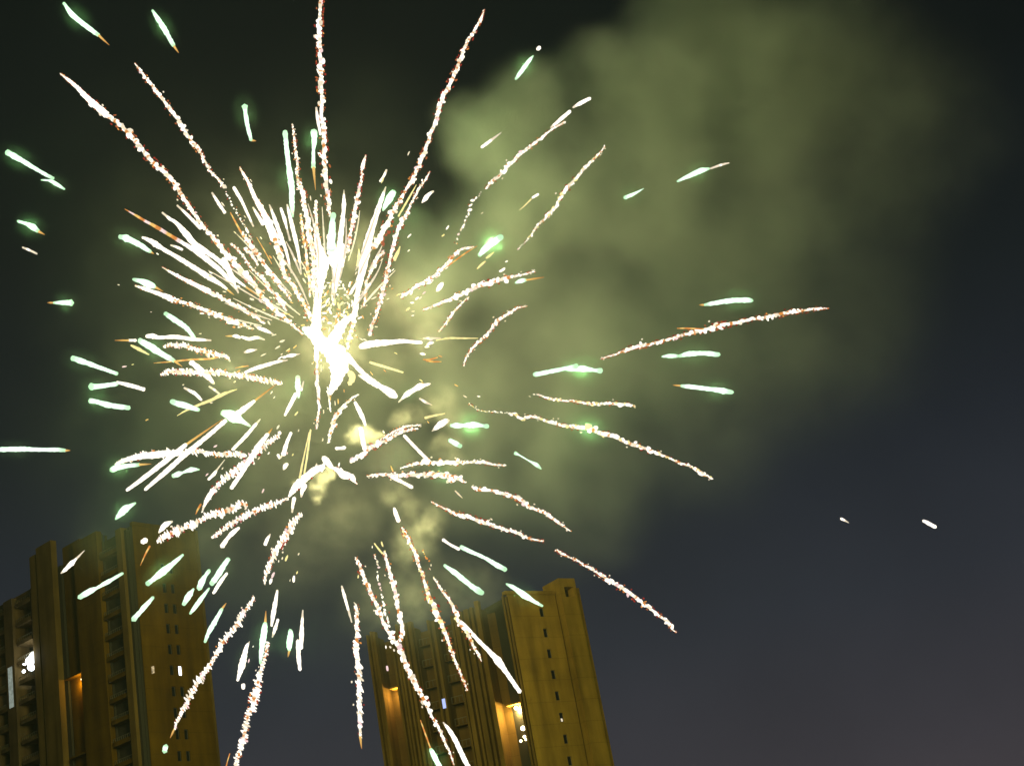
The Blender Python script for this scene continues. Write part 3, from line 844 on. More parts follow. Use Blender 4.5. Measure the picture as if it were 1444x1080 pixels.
# -- comb trails: every grain smeared the same way
A('c', [(231, 489, 3), (238, 487, 6), (248, 486, 9), (262, 488, 9), (275, 492, 8), (287, 496, 10), (300, 498, 9), (310, 500, 8), (323, 505, 7)], dash=(0.3, 1), red=2)
A('c', [(227, 529, 4), (236, 525, 7), (254, 524, 10), (279, 525, 11), (304, 526, 11), (317, 527, 10), (337, 529, 9), (355, 532, 9), (375, 537, 9), (389, 539, 8), (398, 540, 4)], dash=(0.5, 1), red=2)
A('c', [(163, 655, 4), (176, 649, 7), (200, 643, 10), (220, 641, 11), (237, 639, 11), (255, 638, 10), (272, 636, 10), (287, 637, 10), (305, 640, 9), (325, 640, 10), (340, 641, 9), (347, 642, 4)], dash=(0.6, 1), red=1, smooth=5)
A('c', [(285, 722, 2), (288, 713, 4), (293, 703, 7), (300, 692, 9), (310, 681, 10), (327, 667, 11), (342, 656, 13), (357, 643, 14), (367, 634, 10), (377, 625, 8), (388, 618, 8), (396, 610, 6)], dash=(0.5, 1), red=1, smooth=3)
A('c', [(222, 764, 5), (228, 759, 10), (237, 754, 12), (258, 745, 11), (275, 737, 11), (290, 730, 10), (303, 725, 12), (320, 720, 15), (333, 714, 10), (340, 710, 12), (348, 712, 9)], dash=(0.4, 1), red=1)
A('c', [(299, 758, 3), (306, 753, 7), (313, 748, 7), (327, 738, 10), (342, 729, 9), (357, 722, 10), (373, 714, 9), (387, 711, 9), (396, 706, 4), (406, 703, 4)], dash=(0.3, 1), red=2)
A('c', [(373, 822, 5), (376, 807, 9), (383, 790, 10), (391, 773, 11), (402, 757, 13), (412, 741, 14), (418, 731, 10), (425, 725, 6)], dash=(0.35, 1), red=1)
A('c', [(358, 842, 6), (351, 854, 7), (343, 864, 9), (334, 881, 13), (321, 896, 9), (310, 913, 10), (302, 928, 7), (296, 938, 8), (289, 947, 10), (281, 958, 10), (268, 982, 9), (259, 999, 8), (252, 1011, 6), (246, 1027, 4)], dash=(0.6, 0.8), tail=(240, 1040))
A('c', [(378, 905, 6), (374, 924, 6), (369, 942, 7), (364, 958, 9), (363, 971, 11), (358, 984, 12), (356, 998, 11), (350, 1008, 9), (348, 1018, 10), (345, 1032, 9), (342, 1047, 11), (338, 1060, 8), (334, 1073, 8), (331, 1090, 8)], dash=(0.9, 0.5), red=2)
A('c', [(502, 852, 6), (504, 873, 9), (503, 895, 10), (503, 915, 11), (504, 932, 12), (506, 950, 11), (506, 970, 12), (507, 990, 11), (507, 1010, 11), (508, 1025, 8), (508, 1038, 6)], dash=(-0.7, -0.8), tail=(510, 1055))
A('c', [(447, 510, 7), (447, 525, 8), (448, 545, 10), (449, 560, 9), (450, 575, 7), (448, 590, 7), (447, 603, 4)], dash=(0.1, 1))
A('c', [(462, 548, 7), (464, 560, 7), (465, 572, 6), (467, 582, 5)], dash=(0.4, 1), sparse=1)
A('c', [(505, 557, 3), (498, 560, 5), (491, 566, 7), (481, 577, 9), (473, 589, 11), (469, 600, 12), (467, 608, 8), (465, 616, 6), (463, 624, 4)], dash=(0.8, -0.6))
A('c', [(408, 699, 4), (413, 692, 9), (422, 681, 14), (435, 670, 12), (446, 662, 12), (456, 658, 9)], dash=(-0.3, 0.9), smooth=5)
A('c', [(470, 660, 5), (476, 663, 9), (484, 669, 13), (495, 672, 10), (499, 677, 6), (503, 682, 2)], dash=(0.7, 0.7), smooth=4)

# -- the dense fan of fine rays above and beside the core
fan = random.Random(21)
for q in range(26):
    a_ = math.radians(-78 + 122 * (q + fan.uniform(0.1, 0.9)) / 26)
    r0, ln_ = fan.uniform(55, 120), fan.uniform(35, 105)
    c_, s_ = math.sin(a_), -math.cos(a_)
    bend = fan.uniform(-4, 4)
    A('w', [(466 + c_ * r0, 482 + s_ * r0, 1.5), (466 + c_ * (r0 + ln_ * .35) + bend, 482 + s_ * (r0 + ln_ * .35), fan.uniform(2.5, 4.5)),
            (466 + c_ * (r0 + ln_ * .7) + bend, 482 + s_ * (r0 + ln_ * .7), fan.uniform(2.2, 3.6)), (466 + c_ * (r0 + ln_), 482 + s_ * (r0 + ln_), 1.0)])
M_PX = 1.0 / FPX
R_PX = 640.0


def depth_of(x, y, k):
    return BURST_Y + k * math.hypot(x - CORE_PX[0], y - CORE_PX[1])


def curve(pts, step):
    """Catmull-Rom through (x, y, w), resampled about every step pixels."""
    P = np.array(pts, float)
    if len(P) == 2:
        P = np.array([P[0], (P[0] + P[1]) / 2, P[1]])
    Q = np.vstack([2 * P[0] - P[1], P, 2 * P[-1] - P[-2]])
    out = []
    for i in range(1, len(Q) - 2):
        p0, p1, p2, p3 = Q[i - 1], Q[i], Q[i + 1], Q[i + 2]
        n = max(2, int(np.hypot(*(p2 - p1)[:2]) / step + 0.5))
        for j in range(n):
            t = j / n
            q = 0.5 * (2 * p1 + (p2 - p0) * t + (2 * p0 - 5 * p1 + 4 * p2 - p3) * t * t + (3 * p1 - p0 - 3 * p2 + p3) * t ** 3)
            q[2] = max(0.6, p1[2] + (p2[2] - p1[2]) * t)
            out.append(q)
    out.append(P[-1])
    return np.array(out)


def place(x, y, k):
    Y = depth_of(x, y, k)
    p = at(x, y, Y)
    return p, float((p - EYE) @ (-ROT[:, 2])) * M_PX        # point, metres per photo pixel there


IMG_R, IMG_D = ROT[:, 0], -ROT[:, 1]                         # sideways and downwards as the burst faces the camera
TOWARD = ROT[:, 2]
HEAT = {
    'white': (1.7, 1.55, 1.32), 'pink': (1.1, 0.78, 0.76), 'yellow': (1.15, 0.98, 0.42), 'pale': (1.05, 0.90, 0.66),
    'orange': (0.80, 0.30, 0.07), 'red': (0.36, 0.035, 0.02), 'rust': (0.45, 0.12, 0.04), 'green': (1.15, 1.6, 1.2), 'amber': (1.0, 0.62, 0.18),
}


def tube(samples, k, colors, sides=7, jitter=0.10):
    v, f, c = [], [], []
    n = len(samples)
    for i, (x, y, w) in enumerate(samples):
        p, mpp = place(x, y, k)
        a, b = samples[max(0, i - 1)], samples[min(n - 1, i + 1)]
        pa, pb_ = place(a[0], a[1], k)[0], place(b[0], b[1], k)[0]
        d = pb_ - pa
        d /= np.linalg.norm(d) + 1e-9
        e1 = np.cross(d, TOWARD); e1 /= np.linalg.norm(e1) + 1e-9
        e2 = np.cross(d, e1)
        r = 0.5 * w * mpp
        for s in range(sides):
            t = 2 * math.pi * s / sides
            rr = r * (1 + rng.uniform(-jitter, jitter))
            v.append(p + rr * (math.cos(t) * e1 + math.sin(t) * e2))
            c.append(colors[i])
    for i in range(n - 1):
        for s in range(sides):
            q = (s + 1) % sides
            f.append((i * sides + s, i * sides + q, (i + 1) * sides + q, (i + 1) * sides + s))
    for i, sgn in ((0, -1), (n - 1, 1)):                      # rounded ends
        x, y, w = samples[i]
        p, mpp = place(x, y, k)
        o = samples[1 if i == 0 else n - 2]
        d = p - place(o[0], o[1], k)[0]
        d /= np.linalg.norm(d) + 1e-9
        v.append(p + d * 0.4 * w * mpp)
        c.append(colors[i])
        m = len(v) - 1
        for s in range(sides):
            f.append((i * sides + s, i * sides + (s + 1) % sides, m))
    return v, f, [(*q, 1.0) for q in c]


def grains(items, k):
    """items: (x, y, length px, width px, dir, colour)"""
    v, f, c = [], [], []
    for x, y, ln, wd, (dx, dy), colr in items:
        p, mpp = place(x, y, k)
        h = math.hypot(dx, dy) or 1.0
        e1 = (IMG_R * dx + IMG_D * dy) / h
        e2 = np.cross(TOWARD, e1)
        ax = np.array([e1, e2, TOWARD])
        p = p + TOWARD * rng.uniform(-0.5, 0.5) * wd * mpp
        gv, gf = ball(p, np.array([ln, wd, wd]) * 0.5 * mpp, ax, 0.22)
        o = len(v)
        v += list(gv)
        f += [(a + o, b + o, d + o) for a, b, d in gf]
        c += [(*colr, 1.0)] * len(gv)
    return v, f, c


def trail_object(name, geo, parent=None, origin=None):
    v, f, c = geo
    v = np.array(v)
    o0 = v.mean(axis=0) if origin is None else origin
    o = mesh_obj(name, v - o0, f, M_SPARK, None, c, smooth=True)
    if parent is not None:
        o.parent = parent
    else:
        o.location = tuple(o0)
    return o, o0


def _fine():
    v, f = GV, [tuple(q) for q in GF]
    v = [np.array(q) for q in v]
    mid, nf = {}, []
    def m_(a, b_):
        key = (min(a, b_), max(a, b_))
        if key not in mid:
            q = v[a] + v[b_]
            v.append(q / np.linalg.norm(q))
            mid[key] = len(v) - 1
        return mid[key]
    for a, b_, c in f:
        ab, bc, ca = m_(a, b_), m_(b_, c), m_(c, a)
        nf += [(a, ab, ca), (b_, bc, ab), (c, ca, bc), (ab, bc, ca)]
    return np.array(v), nf


FV, FF = _fine()


def fine_ball(c, r, axes):
    return c + (FV * (1 + rng.uniform(-0.08, 0.08, (len(FV), 1))) * r) @ axes, FF


M_HALO, _t = new_mat('star_glow_halo')  # volume added around glowing stars so their light shows as a halo
_o = _t.nodes.new('ShaderNodeOutputMaterial')
_p = _t.nodes.new('ShaderNodeVolumePrincipled')
_p.inputs['Color'].default_value = (0.85, 0.95, 0.80, 1)
_tc = _t.nodes.new('ShaderNodeTexCoord')
_g = _t.nodes.new('ShaderNodeTexGradient'); _g.gradient_type = 'SPHERICAL'      # thick at the star, thinning to nothing
_t.links.new(_tc.outputs['Object'], _g.inputs['Vector'])
_n = _t.nodes.new('ShaderNodeTexNoise'); _n.inputs['Scale'].default_value = 2.0
_t.links.new(_tc.outputs['Object'], _n.inputs['Vector'])
_m1 = _t.nodes.new('ShaderNodeMath'); _m1.operation = 'POWER'; _m1.inputs[1].default_value = 1.6
_t.links.new(_g.outputs['Fac'], _m1.inputs[0])
_m2 = _t.nodes.new('ShaderNodeMath'); _m2.operation = 'MULTIPLY'
_t.links.new(_m1.outputs[0], _m2.inputs[0]); _t.links.new(_n.outputs['Fac'], _m2.inputs[1])
_m3 = _t.nodes.new('ShaderNodeMath'); _m3.operation = 'MULTIPLY'; _m3.inputs[1].default_value = 0.026
_t.links.new(_m2.outputs[0], _m3.inputs[0])
_t.links.new(_m3.outputs[0], _p.inputs['Density'])
HALO_MESH = bpy.data.meshes.new('star_glow_halo')
HALO_MESH.from_pydata([tuple(q) for q in FV * 1.02], [], FF)
HALO_MESH.materials.append(M_HALO)
_t.links.new(_p.outputs[0], _o.inputs['Volume'])

CLOCK = ['twelve', 'one', 'two', 'three', 'four', 'five', 'six', 'seven', 'eight', 'nine', 'ten', 'eleven']


def clock(a, fine):
    """a: hours 0..12 around the core."""
    if not fine:
        q = round(a * 2) / 2
        h = int(q) % 12
        return ('half past ' + CLOCK[h]) if q % 1 else CLOCK[h] + " o'clock"
    q = round(a * 4) / 4
    h = int(q) % 12
    r = q % 1
    if r == 0: return CLOCK[h] + " o'clock"
    if r == .25: return 'quarter past ' + CLOCK[h]
    if r == .5: return 'half past ' + CLOCK[h]
    return 'quarter to ' + CLOCK[(h + 1) % 12]


GROUPS = {'g': 'green-white stars of the firework', 'w': 'white streaks of the firework', 'y': 'thin yellow streaks of the firework',
          'o': 'orange streaks of the firework', 't': 'beaded glitter trails of the firework', 'c': 'comb-like glitter trails of the firework'}
NAMES = {'g': 'star_streak', 'w': 'spark_streak', 'y': 'yellow_spark_line', 'o': 'ember_streak', 't': 'glitter_trail', 'c': 'comb_glitter_trail'}
CATS = {'g': 'star streak', 'w': 'spark streak', 'y': 'spark streak', 'o': 'ember streak', 't': 'glitter trail', 'c': 'glitter trail'}
LOOK = {'g': 'green-white star', 'w': 'white streak', 'y': 'thin yellow streak', 'o': 'orange ember streak', 't': 'beaded white trail', 'c': 'comb-toothed white trail'}
SPECIAL = {(1302, 734): 'larger of the two white dashes alone in the empty sky', (1186, 731): 'tiny fainter dash of the two alone in the empty sky',
           (453, -12): 'tall beaded trail running straight up out of the frame', (-8, 634): 'long level green-white star cut by the frame above the dark tower',
           (90, 5): 'stout green-white star with orange tail nearest the top corner', (847, 506): 'long red-flecked beaded trail pointing out over empty sky between green stars',
           (784, 775): "red-flecked beaded trail falling past the tower's taller end pier", (718, 583): 'long beaded trail with a fat green-lit bulge and a green tip',
           (314, 582): 'round green-white star crossed by thin white streaks', (714, 823): 'green-white star touching the roof edge of the slit-window wall',
           (345, 150): 'green-white star like a match with its round head on top', (636, 600): 'dumbbell-shaped level green-white star with three swellings',
           (509, 489): 'thick level white streak beside the core, tapering away from it', (234, 1051): 'white oval spark low in front of the paired slit windows',
           (86, 808): "slim white dash in front of the dark tower's topmost piers", (676, 360): 'fat bright green star glowing in front of the smoke plume',
           (502, 852): 'upright trail of slanting white dashes hanging between the two towers', (502, 786): 'longest trail crossing down over the ribbed tower facade'}
facts = []
for kind, pts, k in T:
    P = np.array([q[:2] for q in pts], float)
    L = float(np.sum(np.hypot(*(P[1:] - P[:-1]).T)))
    mid = P.mean(axis=0) - np.array(CORE_PX)
    a = (math.degrees(math.atan2(mid[0], -mid[1])) / 30.0) % 12
    r = math.hypot(*mid)
    W = max(q[2] for q in pts)
    facts.append((kind, L, a, r, W, k))
size = lambda L: 'tiny' if L < 13 else 'short' if L < 36 else 'mid-length' if L < 90 else 'long' if L < 180 else 'very long'
band = lambda r: 'hugging the core' if r < 75 else 'near the core' if r < 150 else 'midway out' if r < 240 else 'well out' if r < 340 else 'far out' if r < 480 else 'at the outer fringe'
def label_of(i, lvl):
    kind, L, a, r, W, k = facts[i]
    if tuple(T[i][1][0][:2]) in SPECIAL: return SPECIAL[tuple(T[i][1][0][:2])]
    adj = size(L)
    if lvl >= 2: adj += ' fat' if W >= 9 else ' medium' if W >= 6 else ' slim'
    if 'tail' in k and lvl >= 1: return f"{adj} {LOOK[kind]} with orange tail, {clock(a, lvl >= 1)}, {band(r)}"
    return f"{adj} {LOOK[kind]} at {clock(a, lvl >= 1)} from the core, {band(r)}" if lvl < 2 else f"{adj} {LOOK[kind]} at {clock(a, True)}, {band(r)}"
lvls = [0] * len(T)
for it in range(3):
    labs = [label_of(i, lvls[i]) for i in range(len(T))]
    for i in range(len(T)):
        if labs.count(labs[i]) > 1:
            lvls[i] = min(2, lvls[i] + 1)
labs = [label_of(i, lvls[i]) for i in range(len(T))]
ORD = [', the nearest of them', ', the second of them', ', the third of them']
for l in set(labs):
    ix = [i for i in range(len(T)) if labs[i] == l]
    if len(ix) > 1:
        ix.sort(key=lambda i: facts[i][3])
        print('SAME LABEL', l, [T[i][1][0] for i in ix])
        for n_, i in enumerate(ix):
            labs[i] = l.replace(band(facts[i][3]), f"the {'inner' if n_ == 0 else 'outer' if n_ == len(ix) - 1 else 'middle'} of {len(ix)}, {band(facts[i][3])}")

for ti, (kind, pts, o) in enumerate(T):
    far = max(math.hypot(q[0] - CORE_PX[0], q[1] - CORE_PX[1]) for q in pts)
    off = math.sqrt(max(0.0, (R_PX * random.uniform(0.75, 1.0)) ** 2 - far ** 2)) * 0.058
    toward_us = random.random() < 0.55 or pts[0][0] > 590
    off = -0.8 * off if toward_us else 0.30 * off
    k = off / max(far, 40.0)
    k = max(-0.25, min(0.10, k))
    grp, name = GROUPS[kind], NAMES[kind]
    if kind in 'gwyo':
        S = curve(pts, 3.0)
        S[:, 2] *= 0.88 * (1.0 + rng.uniform(-0.09, 0.09, len(S)))
        if kind == 'o': S[:, 2] *= 0.8
        base = {'g': HEAT['green'], 'w': HEAT['white'], 'y': HEAT['yellow'], 'o': HEAT['orange']}[kind]
        C_ = []
        n = len(S)
        for i in range(n):
            c = np.array(base)
            if S[i][2] < 3.2 and kind == 'w':
                c = np.array(HEAT['pale']) * 0.9
            if 'hot' in o and o['hot'][0] * n / len(pts) <= i <= o['hot'][1] * n / len(pts):
                c = np.array(HEAT[('orange', 'pink', 'amber')[(i // 3) % 3]])
            if kind == 'g':
                e_ = min(1.0, min(i, n - 1 - i) / max(1.0, 0.14 * n))
                c = c * (0.5 + 0.5 * e_) + np.array((0.08, 0.30, 0.04)) * (1 - e_)
            if kind == 'o' and i % 5 in (2, 3): c = np.array(HEAT['amber'])
            C_.append(tuple(c * rng.uniform(0.85, 1.1)))
        ob, o0 = trail_object(name, tube(S, k, C_))
    else:
        sp = o.get('sparse', 0)
        S = curve(pts, 1.0)
        S[:, 2] *= 0.9
        seg = np.concatenate([[0], np.cumsum(np.hypot(*(S[1:, :2] - S[:-1, :2]).T))])
        items, embers = [], []
        u = 0.0
        while u < seg[-1]:
            i = int(np.searchsorted(seg, u))
            i = min(i, len(S) - 1)
            x, y, w = S[i]
            a, b2 = S[max(0, i - 2)], S[min(len(S) - 1, i + 2)]
            d = (b2[:2] - a[:2]); d = d / (np.hypot(*d) + 1e-9)
            nrm = np.array([-d[1], d[0]])
            roll = random.random()
            name_c = 'white' if roll < 0.80 else 'pink' if roll < 0.86 else 'pale'
            if o.get('yellow') and roll > 0.7: name_c = 'yellow'
            if o.get('hotbeads'): name_c = ('amber', 'yellow', 'pale', 'orange')[int(random.random() * 4)]
            cc = tuple(np.array(HEAT[name_c]) * rng.uniform(0.8, 1.1))
            if kind == 't':
                off_ = nrm * rng.normal(0, 0.17) * w
                ln = w * rng.uniform(0.35, 0.95)
                items.append((x + off_[0], y + off_[1], ln * 1.05, w * rng.uniform(0.28, 0.72), tuple(d + rng.normal(0, 0.5, 2)), cc))
                u += w * (0.37 if not sp else 0.85) * rng.uniform(0.6, 1.4)
            else:
                dv = np.array(o['dash'], float); dv /= np.hypot(*dv)
                off_ = d * rng.normal(0, 0.05) * w + nrm * rng.normal(0, 0.12) * w
                items.append((x + off_[0], y + off_[1], w * rng.uniform(0.85, 1.5), max(2.0, w * rng.uniform(0.30, 0.48)), tuple(dv + rng.normal(0, 0.12, 2)), cc))
                u += w * (0.36 if not sp else 0.7) * rng.uniform(0.6, 1.5)
            for _e in range(1 + (random.random() < 0.5)):
                if random.random() > (0.22 + 0.20 * o.get('red', 0)) * (0.6 if kind == 'c' else 1): continue
                so = random.choice((-1, 1)) * rng.uniform(0.32, 0.62) * w
                ec = HEAT[random.choice(('rust', 'red', 'orange', 'rust', 'red', 'red'))]
                embers.append((x + nrm[0] * so, y + nrm[1] * so, max(2.0, w * rng.uniform(0.25, 0.5)), max(1.6, w * rng.uniform(0.18, 0.3)), tuple(d + rng.normal(0, 0.6, 2)), ec))
            if random.random() < 0.04:                          # a grain thrown clear of the trail
                so = random.choice((-1, 1)) * rng.uniform(0.6, 1.1) * w
                items.append((x + nrm[0] * so, y + nrm[1] * so, max(2.0, w * .35), max(1.8, w * .25), tuple(d), HEAT['pale']))
        geo = grains(items, k)
        if not sp:                                             # the burning thread the grains sit on
            S3 = curve(pts, 2.5)
            S3[:, 2] *= 0.42 * (1 + rng.uniform(-0.3, 0.3, len(S3)))
            S3[:, 2] = np.maximum(S3[:, 2], 1.3)
            C3 = [tuple(np.array(HEAT[('pale', 'white', 'orange', 'pale', 'white')[int(rng.integers(0, 5))]]) * 0.95) for _ in S3]
            g3 = tube(S3, k, C3, sides=6)
            n0 = len(geo[0])
            geo = (list(geo[0]) + list(g3[0]), list(geo[1]) + [tuple(q + n0 for q in f_) for f_ in g3[1]], list(geo[2]) + list(g3[2]))
        sm_ = o.get('smooth')
        if sm_:                                                # the fresh end is still one unbroken streak
            S2 = curve(pts[:sm_ + 1], 3.0)
            S2[:, 2] *= 0.85 * (1 + rng.uniform(-0.1, 0.1, len(S2)))
            C2 = [HEAT['white'] if s_[2] > 3 else HEAT['pale'] for s_ in S2]
            g2 = tube(S2, k, C2)
            n0 = len(geo[0])
            geo = (list(geo[0]) + list(g2[0]), list(geo[1]) + [tuple(q + n0 for q in f_) for f_ in g2[1]], list(geo[2]) + list(g2[2]))
        ob, o0 = trail_object(name, geo)
        if embers:
            trail_object('ember_halo_fringe', grains(embers, k), ob, o0)  # ember flecks, their red also standing in for the trail's reddish halo
    tag(ob, labs[ti], CATS[kind], grp)
    if 'tail' in o:
        x0, y0, w0 = pts[-1] if math.hypot(pts[-1][0] - o['tail'][0], pts[-1][1] - o['tail'][1]) < math.hypot(pts[0][0] - o['tail'][0], pts[0][1] - o['tail'][1]) else pts[0]
        x1, y1 = o['tail']
        S = curve([(x0, y0, max(2.2, w0 * .6)), ((x0 + x1) / 2, (y0 + y1) / 2, 2.6), (x1, y1, 0.8)], 2.5)
        n = len(S)
        C_ = [tuple(np.array(HEAT['amber']) * (1 - i / n) + np.array(HEAT['orange']) * 0.6 * i / n) for i in range(n)]
        trail_object('ember_tail', tube(S, k, C_), ob, o0)
    if o.get('glow'):
        gx, gy = max(pts, key=lambda q: q[2])[:2]
        if kind in 'gw':
            gx, gy = (gx + sum(q[0] for q in pts) / len(pts)) / 2, (gy + sum(q[1] for q in pts) / len(pts)) / 2
        p, mpp = place(gx, gy, k)
        d_ = bpy.data.lights.new('star_light', 'POINT')
        d_.energy = STAR_POWER * o['glow']
        d_.color = STAR_TINT
        d_.shadow_soft_size = 0.3
        lo = bpy.data.objects.new('star_light', d_)
        lo.location = tuple(p - o0 + TOWARD * 0.6)
        lo.parent = ob
        col.objects.link(lo)
        # a ball of smoke is added round the star to imitate its glow
        q0, q1 = pts[0], pts[-1]
        ax_ = place(q1[0], q1[1], k)[0] - place(q0[0], q0[1], k)[0]
        half = np.linalg.norm(ax_) * 0.5
        ax_ = ax_ / (np.linalg.norm(ax_) + 1e-9)
        e2_ = np.cross(TOWARD, ax_); e2_ /= np.linalg.norm(e2_)
        rr_ = (17 + 7 * min(o['glow'], 2.0)) * mpp
        lng = min(half, 34 * mpp) * 0.9 + rr_ * 0.7
        ho = bpy.data.objects.new('star_glow_halo', HALO_MESH)
        col.objects.link(ho)
        e3_ = np.cross(ax_, e2_)
        mw = Matrix.Identity(4)
        for r_i in range(3):
            mw[r_i][0], mw[r_i][1], mw[r_i][2], mw[r_i][3] = ax_[r_i] * lng, e2_[r_i] * rr_, e3_[r_i] * rr_, (p - o0)[r_i]
        ho.matrix_basis = mw
        ho.parent = ob

# -- the burst core: the overexposed heart the trails leave from
core_e = empty('burst_core', tuple(CORE))
tag(core_e, 'dazzling white heart of the firework where all the trails meet', 'burst core')
def core_part(nm, pts, colr='white', k=0.0, jit=0.14):
    S = curve(pts, 2.5)
    S[:, 2] *= 0.85 * (1 + rng.uniform(-0.16, 0.16, len(S)))
    v, f, c = tube(S, k, [HEAT[colr]] * len(S), sides=9, jitter=jit)
    o = mesh_obj(nm, np.array(v) - CORE, f, M_SPARK, None, c, smooth=True)
    o.parent = core_e
    return o
core_part('white_flare', [(434, 462, 6), (442, 472, 16), (454, 484, 22), (468, 494, 30), (478, 508, 34), (478, 522, 30), (474, 536, 22), (468, 550, 10), (466, 556, 4)])
core_part('white_flare', [(497, 447, 8), (488, 452, 12), (480, 462, 16), (472, 476, 20), (464, 488, 20)])
core_part('white_flare', [(446, 330, 8), (450, 350, 12), (455, 370, 20), (453, 390, 17), (449, 415, 12), (447, 440, 14), (446, 460, 18), (448, 478, 16)])
core_part('white_flare', [(464, 332, 8), (468, 350, 18), (474, 368, 22), (475, 385, 13), (473, 400, 11), (472, 412, 6)])
core_part('white_flare', [(482, 345, 9), (482, 358, 15), (478, 370, 14), (472, 380, 8)])
core_part('white_flare', [(452, 478, 14), (447, 492, 10), (446, 508, 8)])
core_part('green_flare', [(428, 463, 8), (434, 467, 14), (441, 474, 15), (448, 482, 10)], 'green')
core_part('yellow_flare', [(492, 524, 6), (497, 532, 13), (493, 541, 8)], 'yellow')
GLARE = [(470, 492, 5.0, .16), (452, 400, 4.0, .13), (480, 420, -4.0, .10), (520, 350, 4.0, .10), (400, 420, 4.0, .10), (430, 640, 3.0, .09), (560, 640, 4.0, .10), (340, 530, 4.0, .07), (600, 480, 3.0, .08), (380, 340, 4.0, .07)]
for x, y, tow, share in GLARE:                                # the whole inner burst gives off the light
    d_ = bpy.data.lights.new('burst_light', 'POINT')
    d_.energy = CORE_POWER * share
    d_.color = CORE_TINT
    d_.shadow_soft_size = 1.0
    lo = bpy.data.objects.new('burst_light', d_)
    lo.location = tuple(at(x, y, BURST_Y) + TOWARD * tow - CORE)
    lo.parent = core_e
    col.objects.link(lo)

# -- crumbs of burning metal drifting between the trails
items = []
LOOSE = [(398, 481, 5), (355, 422, 5), (367, 424, 5), (352, 432, 4), (372, 437, 3), (379, 455, 4), (370, 455, 4), (336, 404, 4), (348, 325, 5), (361, 439, 3),
         (631, 321, 4), (625, 332, 4), (606, 398, 7), (598, 413, 4), (593, 420, 4), (588, 421, 5), (581, 427, 4), (575, 436, 5), (582, 445, 3), (620, 405, 10),
         (708, 381, 6), (714, 369, 3), (731, 351, 3), (746, 334, 3), (749, 331, 3), (607, 484, 7), (602, 489, 4), (596, 499, 6), (607, 479, 4),
         (351, 931, 4), (357, 911, 2), (391, 774, 3), (404, 787, 5), (398, 787, 3), (393, 791, 2), (385, 811, 6), (382, 819, 6), (419, 807, 3), (414, 816, 6), (409, 818, 2), (421, 781, 3),
         (418, 583, 4), (392, 602, 5), (413, 641, 3), (405, 639, 3), (421, 607, 3), (446, 603, 3), (546, 942, 5), (544, 912, 3), (505, 813, 4), (525, 771, 2), (539, 767, 4), (543, 778, 4),
         (175, 517, 4), (187, 514, 2), (213, 440, 2), (222, 358, 3), (292, 669, 3), (371, 692, 4), (365, 646, 3), (361, 641, 2), (379, 639, 3), (304, 629, 4), (298, 568, 3), (693, 732, 3), (753, 556, 2), (747, 559, 2),
         (675, 559, 3), (1092, 735, 0), (472, 425, 6), (478, 432, 6), (466, 440, 5), (474, 446, 5), (482, 428, 5), (462, 424, 5), (481, 445, 4), (470, 458, 4), (488, 440, 4), (456, 452, 5), (455, 620, 3), (500, 648, 3), (478, 655, 4)]
for x, y, w in LOOSE:
    if w:
        items.append((x, y, w * rng.uniform(1.3, 1.9), w * 0.62, (x - CORE_PX[0] + rng.normal(0, 30), y - CORE_PX[1] + rng.normal(0, 30)), HEAT[random.choice(('white', 'white', 'pale', 'pink', 'yellow'))]))
for _ in range(120):
    a, r = rng.uniform(0, 2 * math.pi), abs(rng.normal(0, 120)) + 25
    x, y = CORE_PX[0] + r * math.cos(a) - 5, CORE_PX[1] - 40 + r * math.sin(a)
    w = rng.uniform(1.2, 2.3)
    items.append((x, y, w * rng.uniform(1.8, 4.5), w, (math.cos(a), math.sin(a)), HEAT[random.choice(('white', 'pale', 'pale', 'amber', 'orange', 'yellow'))]))
for _ in range(110):                                        # the dense crackle just above the core
    x, y = rng.normal(472, 16), rng.uniform(395, 470)
    w = rng.uniform(2.5, 5.0)
    items.append((x, y, w * rng.uniform(1.2, 2.2), w * 0.62, (rng.normal(), rng.normal()), HEAT[random.choice(('white', 'white', 'white', 'pale', 'amber', 'orange'))]))
ob, _o = trail_object('loose_sparks', grains(items, 0.0))
tag(ob, 'scattered crumbs of burning metal between the trails', 'sparks', kind='stuff')

